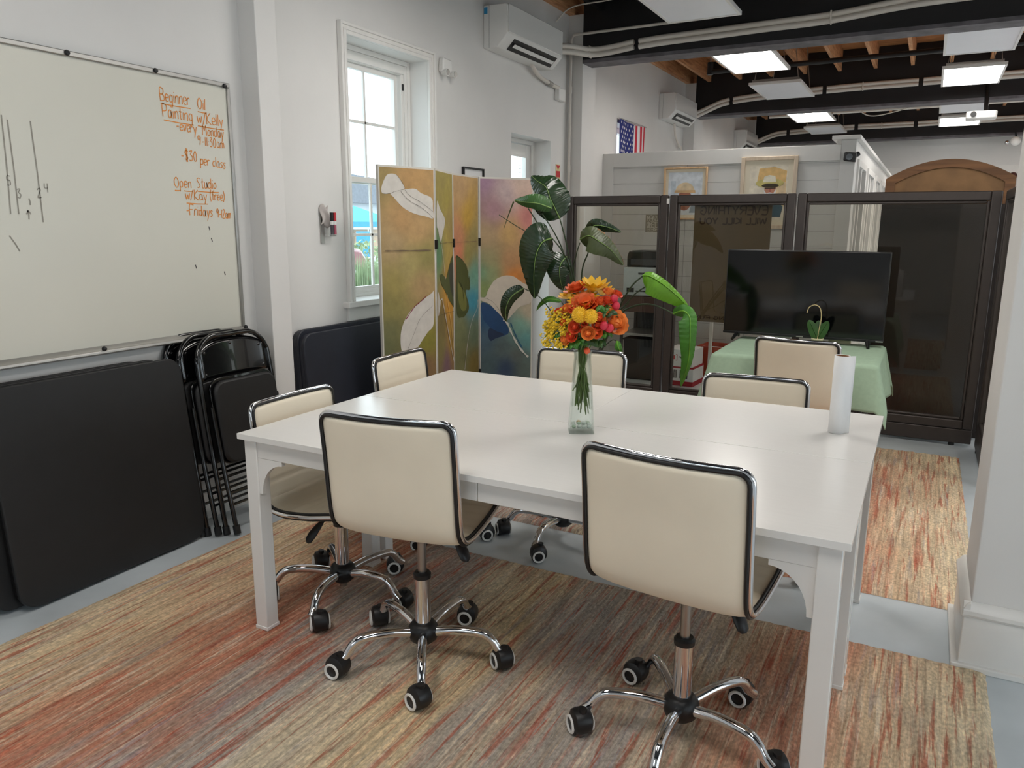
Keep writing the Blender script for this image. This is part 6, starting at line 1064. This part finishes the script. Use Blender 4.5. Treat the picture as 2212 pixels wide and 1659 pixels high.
MB().prism([(-.18, 0), (.18, 0), (.18, .145), (-.165, .145), (-.18, .10)], -.17, .17, 'y').build('body', 'gloss_black', ip, bevel=.008); MB().box(-.14, .14, -.176, -.168, .02, .075).build('paper_slot', 'grey_dark', ip, smooth=False); MB().box(-.15, .16, -.12, .16, .146, .152).build('lid', 'black_plastic', ip, bevel=.002)
ba = thing('storage_bin', 'black bin on the floor under the printer stand', 'bin', (-2.36, 7.2, 0)); MB().prism([(-.155, 0), (.155, 0), (.175, .40), (-.175, .40)], -.15, .15, 'y').build('body', 'black_plastic', ba, bevel=.015); MB().box(-.178, .178, -.155, .155, .385, .40).build('rim', 'black_plastic', ba, bevel=.003)
def carton(name, lab, cx, cy, z, w, d, h, m_, cat='box'): return thing(name, lab, cat, (cx, cy, z), R(-4))
b1 = carton('paper_carton', 'white and red carton with a shipping label, lowest of the two behind the glass', -1.93, 7.12, 0, .28, .3, .19, 0); MB().box(-.13, .13, -.15, .15, 0, .045).build('red_base', 'crimson_card', b1, smooth=False); MB().box(-.129, .129, -.149, .149, .045, .17).build('body', 'white_paper', b1, smooth=False); MB().box(-.131, .131, -.151, .151, .165, .18).build('red_lid_edge', 'crimson_card', b1, smooth=False)
mb = MB(); rnd = random.Random(2)
for (xa, xb) in ((-.11, -.03), (.0, .08)):
    x = xa
    while x < xb: w_ = rnd.choice((.002, .004, .006)); mb.box(x, x + w_, -.1512, -.1495, .07, .15); x += w_ + rnd.choice((.003, .005))
mb.build('barcode', 'ink_black', b1, smooth=False)
b2 = carton('paper_carton', 'white carton with a red logo and black scribble, topmost of the two behind the glass', -1.94, 7.11, .182, .28, .3, .17, 0); MB().box(-.13, .13, -.15, .15, 0, .16).build('body', 'white_paper', b2, smooth=False, bevel=.003)
mb = MB()
for (x0, x1, z0, z1) in ((-.085, -.07, .055, .06), (-.085, -.08, .055, .115), (-.085, -.07, .11, .115), (-.03, -.015, .055, .06), (-.02, -.015, .055, .115), (-.03, -.015, .11, .115), (-.065, -.04, .065, .105)): mb.box(x0, x1, -.1512, -.1495, z0, z1)
mb.build('logo', 'ink_red', b2, smooth=False)
rnd = random.Random(6); mb = MB(); ribbon(mb, crom([(.005 + .11 * k / 13, -.1513, .05 + rnd.uniform(0, .06)) for k in range(14)], 3), .004, (0, 1, 0)); ribbon(mb, [(.0, -.1513, .09), (.12, -.1513, .088)], .005, (0, 1, 0)); mb.build('scribble', 'ink_black', b2, smooth=False, fix=False)
rb = thing('open_carton', 'open orange-red cardboard box on the floor behind the glass', 'box', (-1.74, 7.52, 0), R(-6))
mb = MB()
for (a, b, c, d) in ((-.14, .14, -.16, -.156), (-.14, .14, .156, .16), (-.14, -.136, -.156, .156), (.136, .14, -.156, .156)): mb.box(a, b, c, d, .004, .33)
mb.box(-.14, .14, -.16, .16, 0, .004); mb.build('body', 'red_card', rb, smooth=False); MB().box(-.12, .12, -.14, .14, .006, .29).build('contents', 'white_paper', rb, smooth=False)
mb = MB(); mb.box(-.05, .05, -.1612, -.1605, .075, .08); mb.box(-.03, .03, -.1612, -.1605, .06, .064); mb.build('print', 'white_paper', rb, smooth=False)
tag(MB().box(-1.62, -1.595, 6.7, 6.73, 0, .75).build('white_upright', 'trim', smooth=False), 'thin white upright standing behind the glass left of the television', 'post')
# ------------------------------------------------------------------ far end
t = thing('curtain_rod', 'black curtain rod with a ball end near the far wall', 'curtain rod', (0, 15.35, 2.30)); MB().tube([(-.9, 0, 0), (1.1, 0, 0)], .018).build('rod', 'ink_black', t); MB().ball((1.1, 0, 0), .06).build('finial', pm('finial_red', (70, 34, 28), .4), t)
for i, (x, rgb, lab) in enumerate(((-.68, (170, 190, 150), 'pale green hanging on the far wall left of the wardrobe arch'), (-.42, (206, 140, 96), 'orange hanging on the far wall left of the wardrobe arch'), (1.0, (200, 130, 130), 'pink hanging on the far wall at the pier\'s edge'))):
    o = MB().box(-.12, .12, 0, .02, -1.2, 0).build('wall_hanging', pm('hanging_cloth', rgb, .8)); o.location = (x, 15.36, 2.27); tag(o, lab, 'wall hanging', 'far wall hangings')
struct(MB().box(-3.1, 4, 15.47, 15.5, 2.36, 2.48).build('trim_8', 'trim', smooth=False))
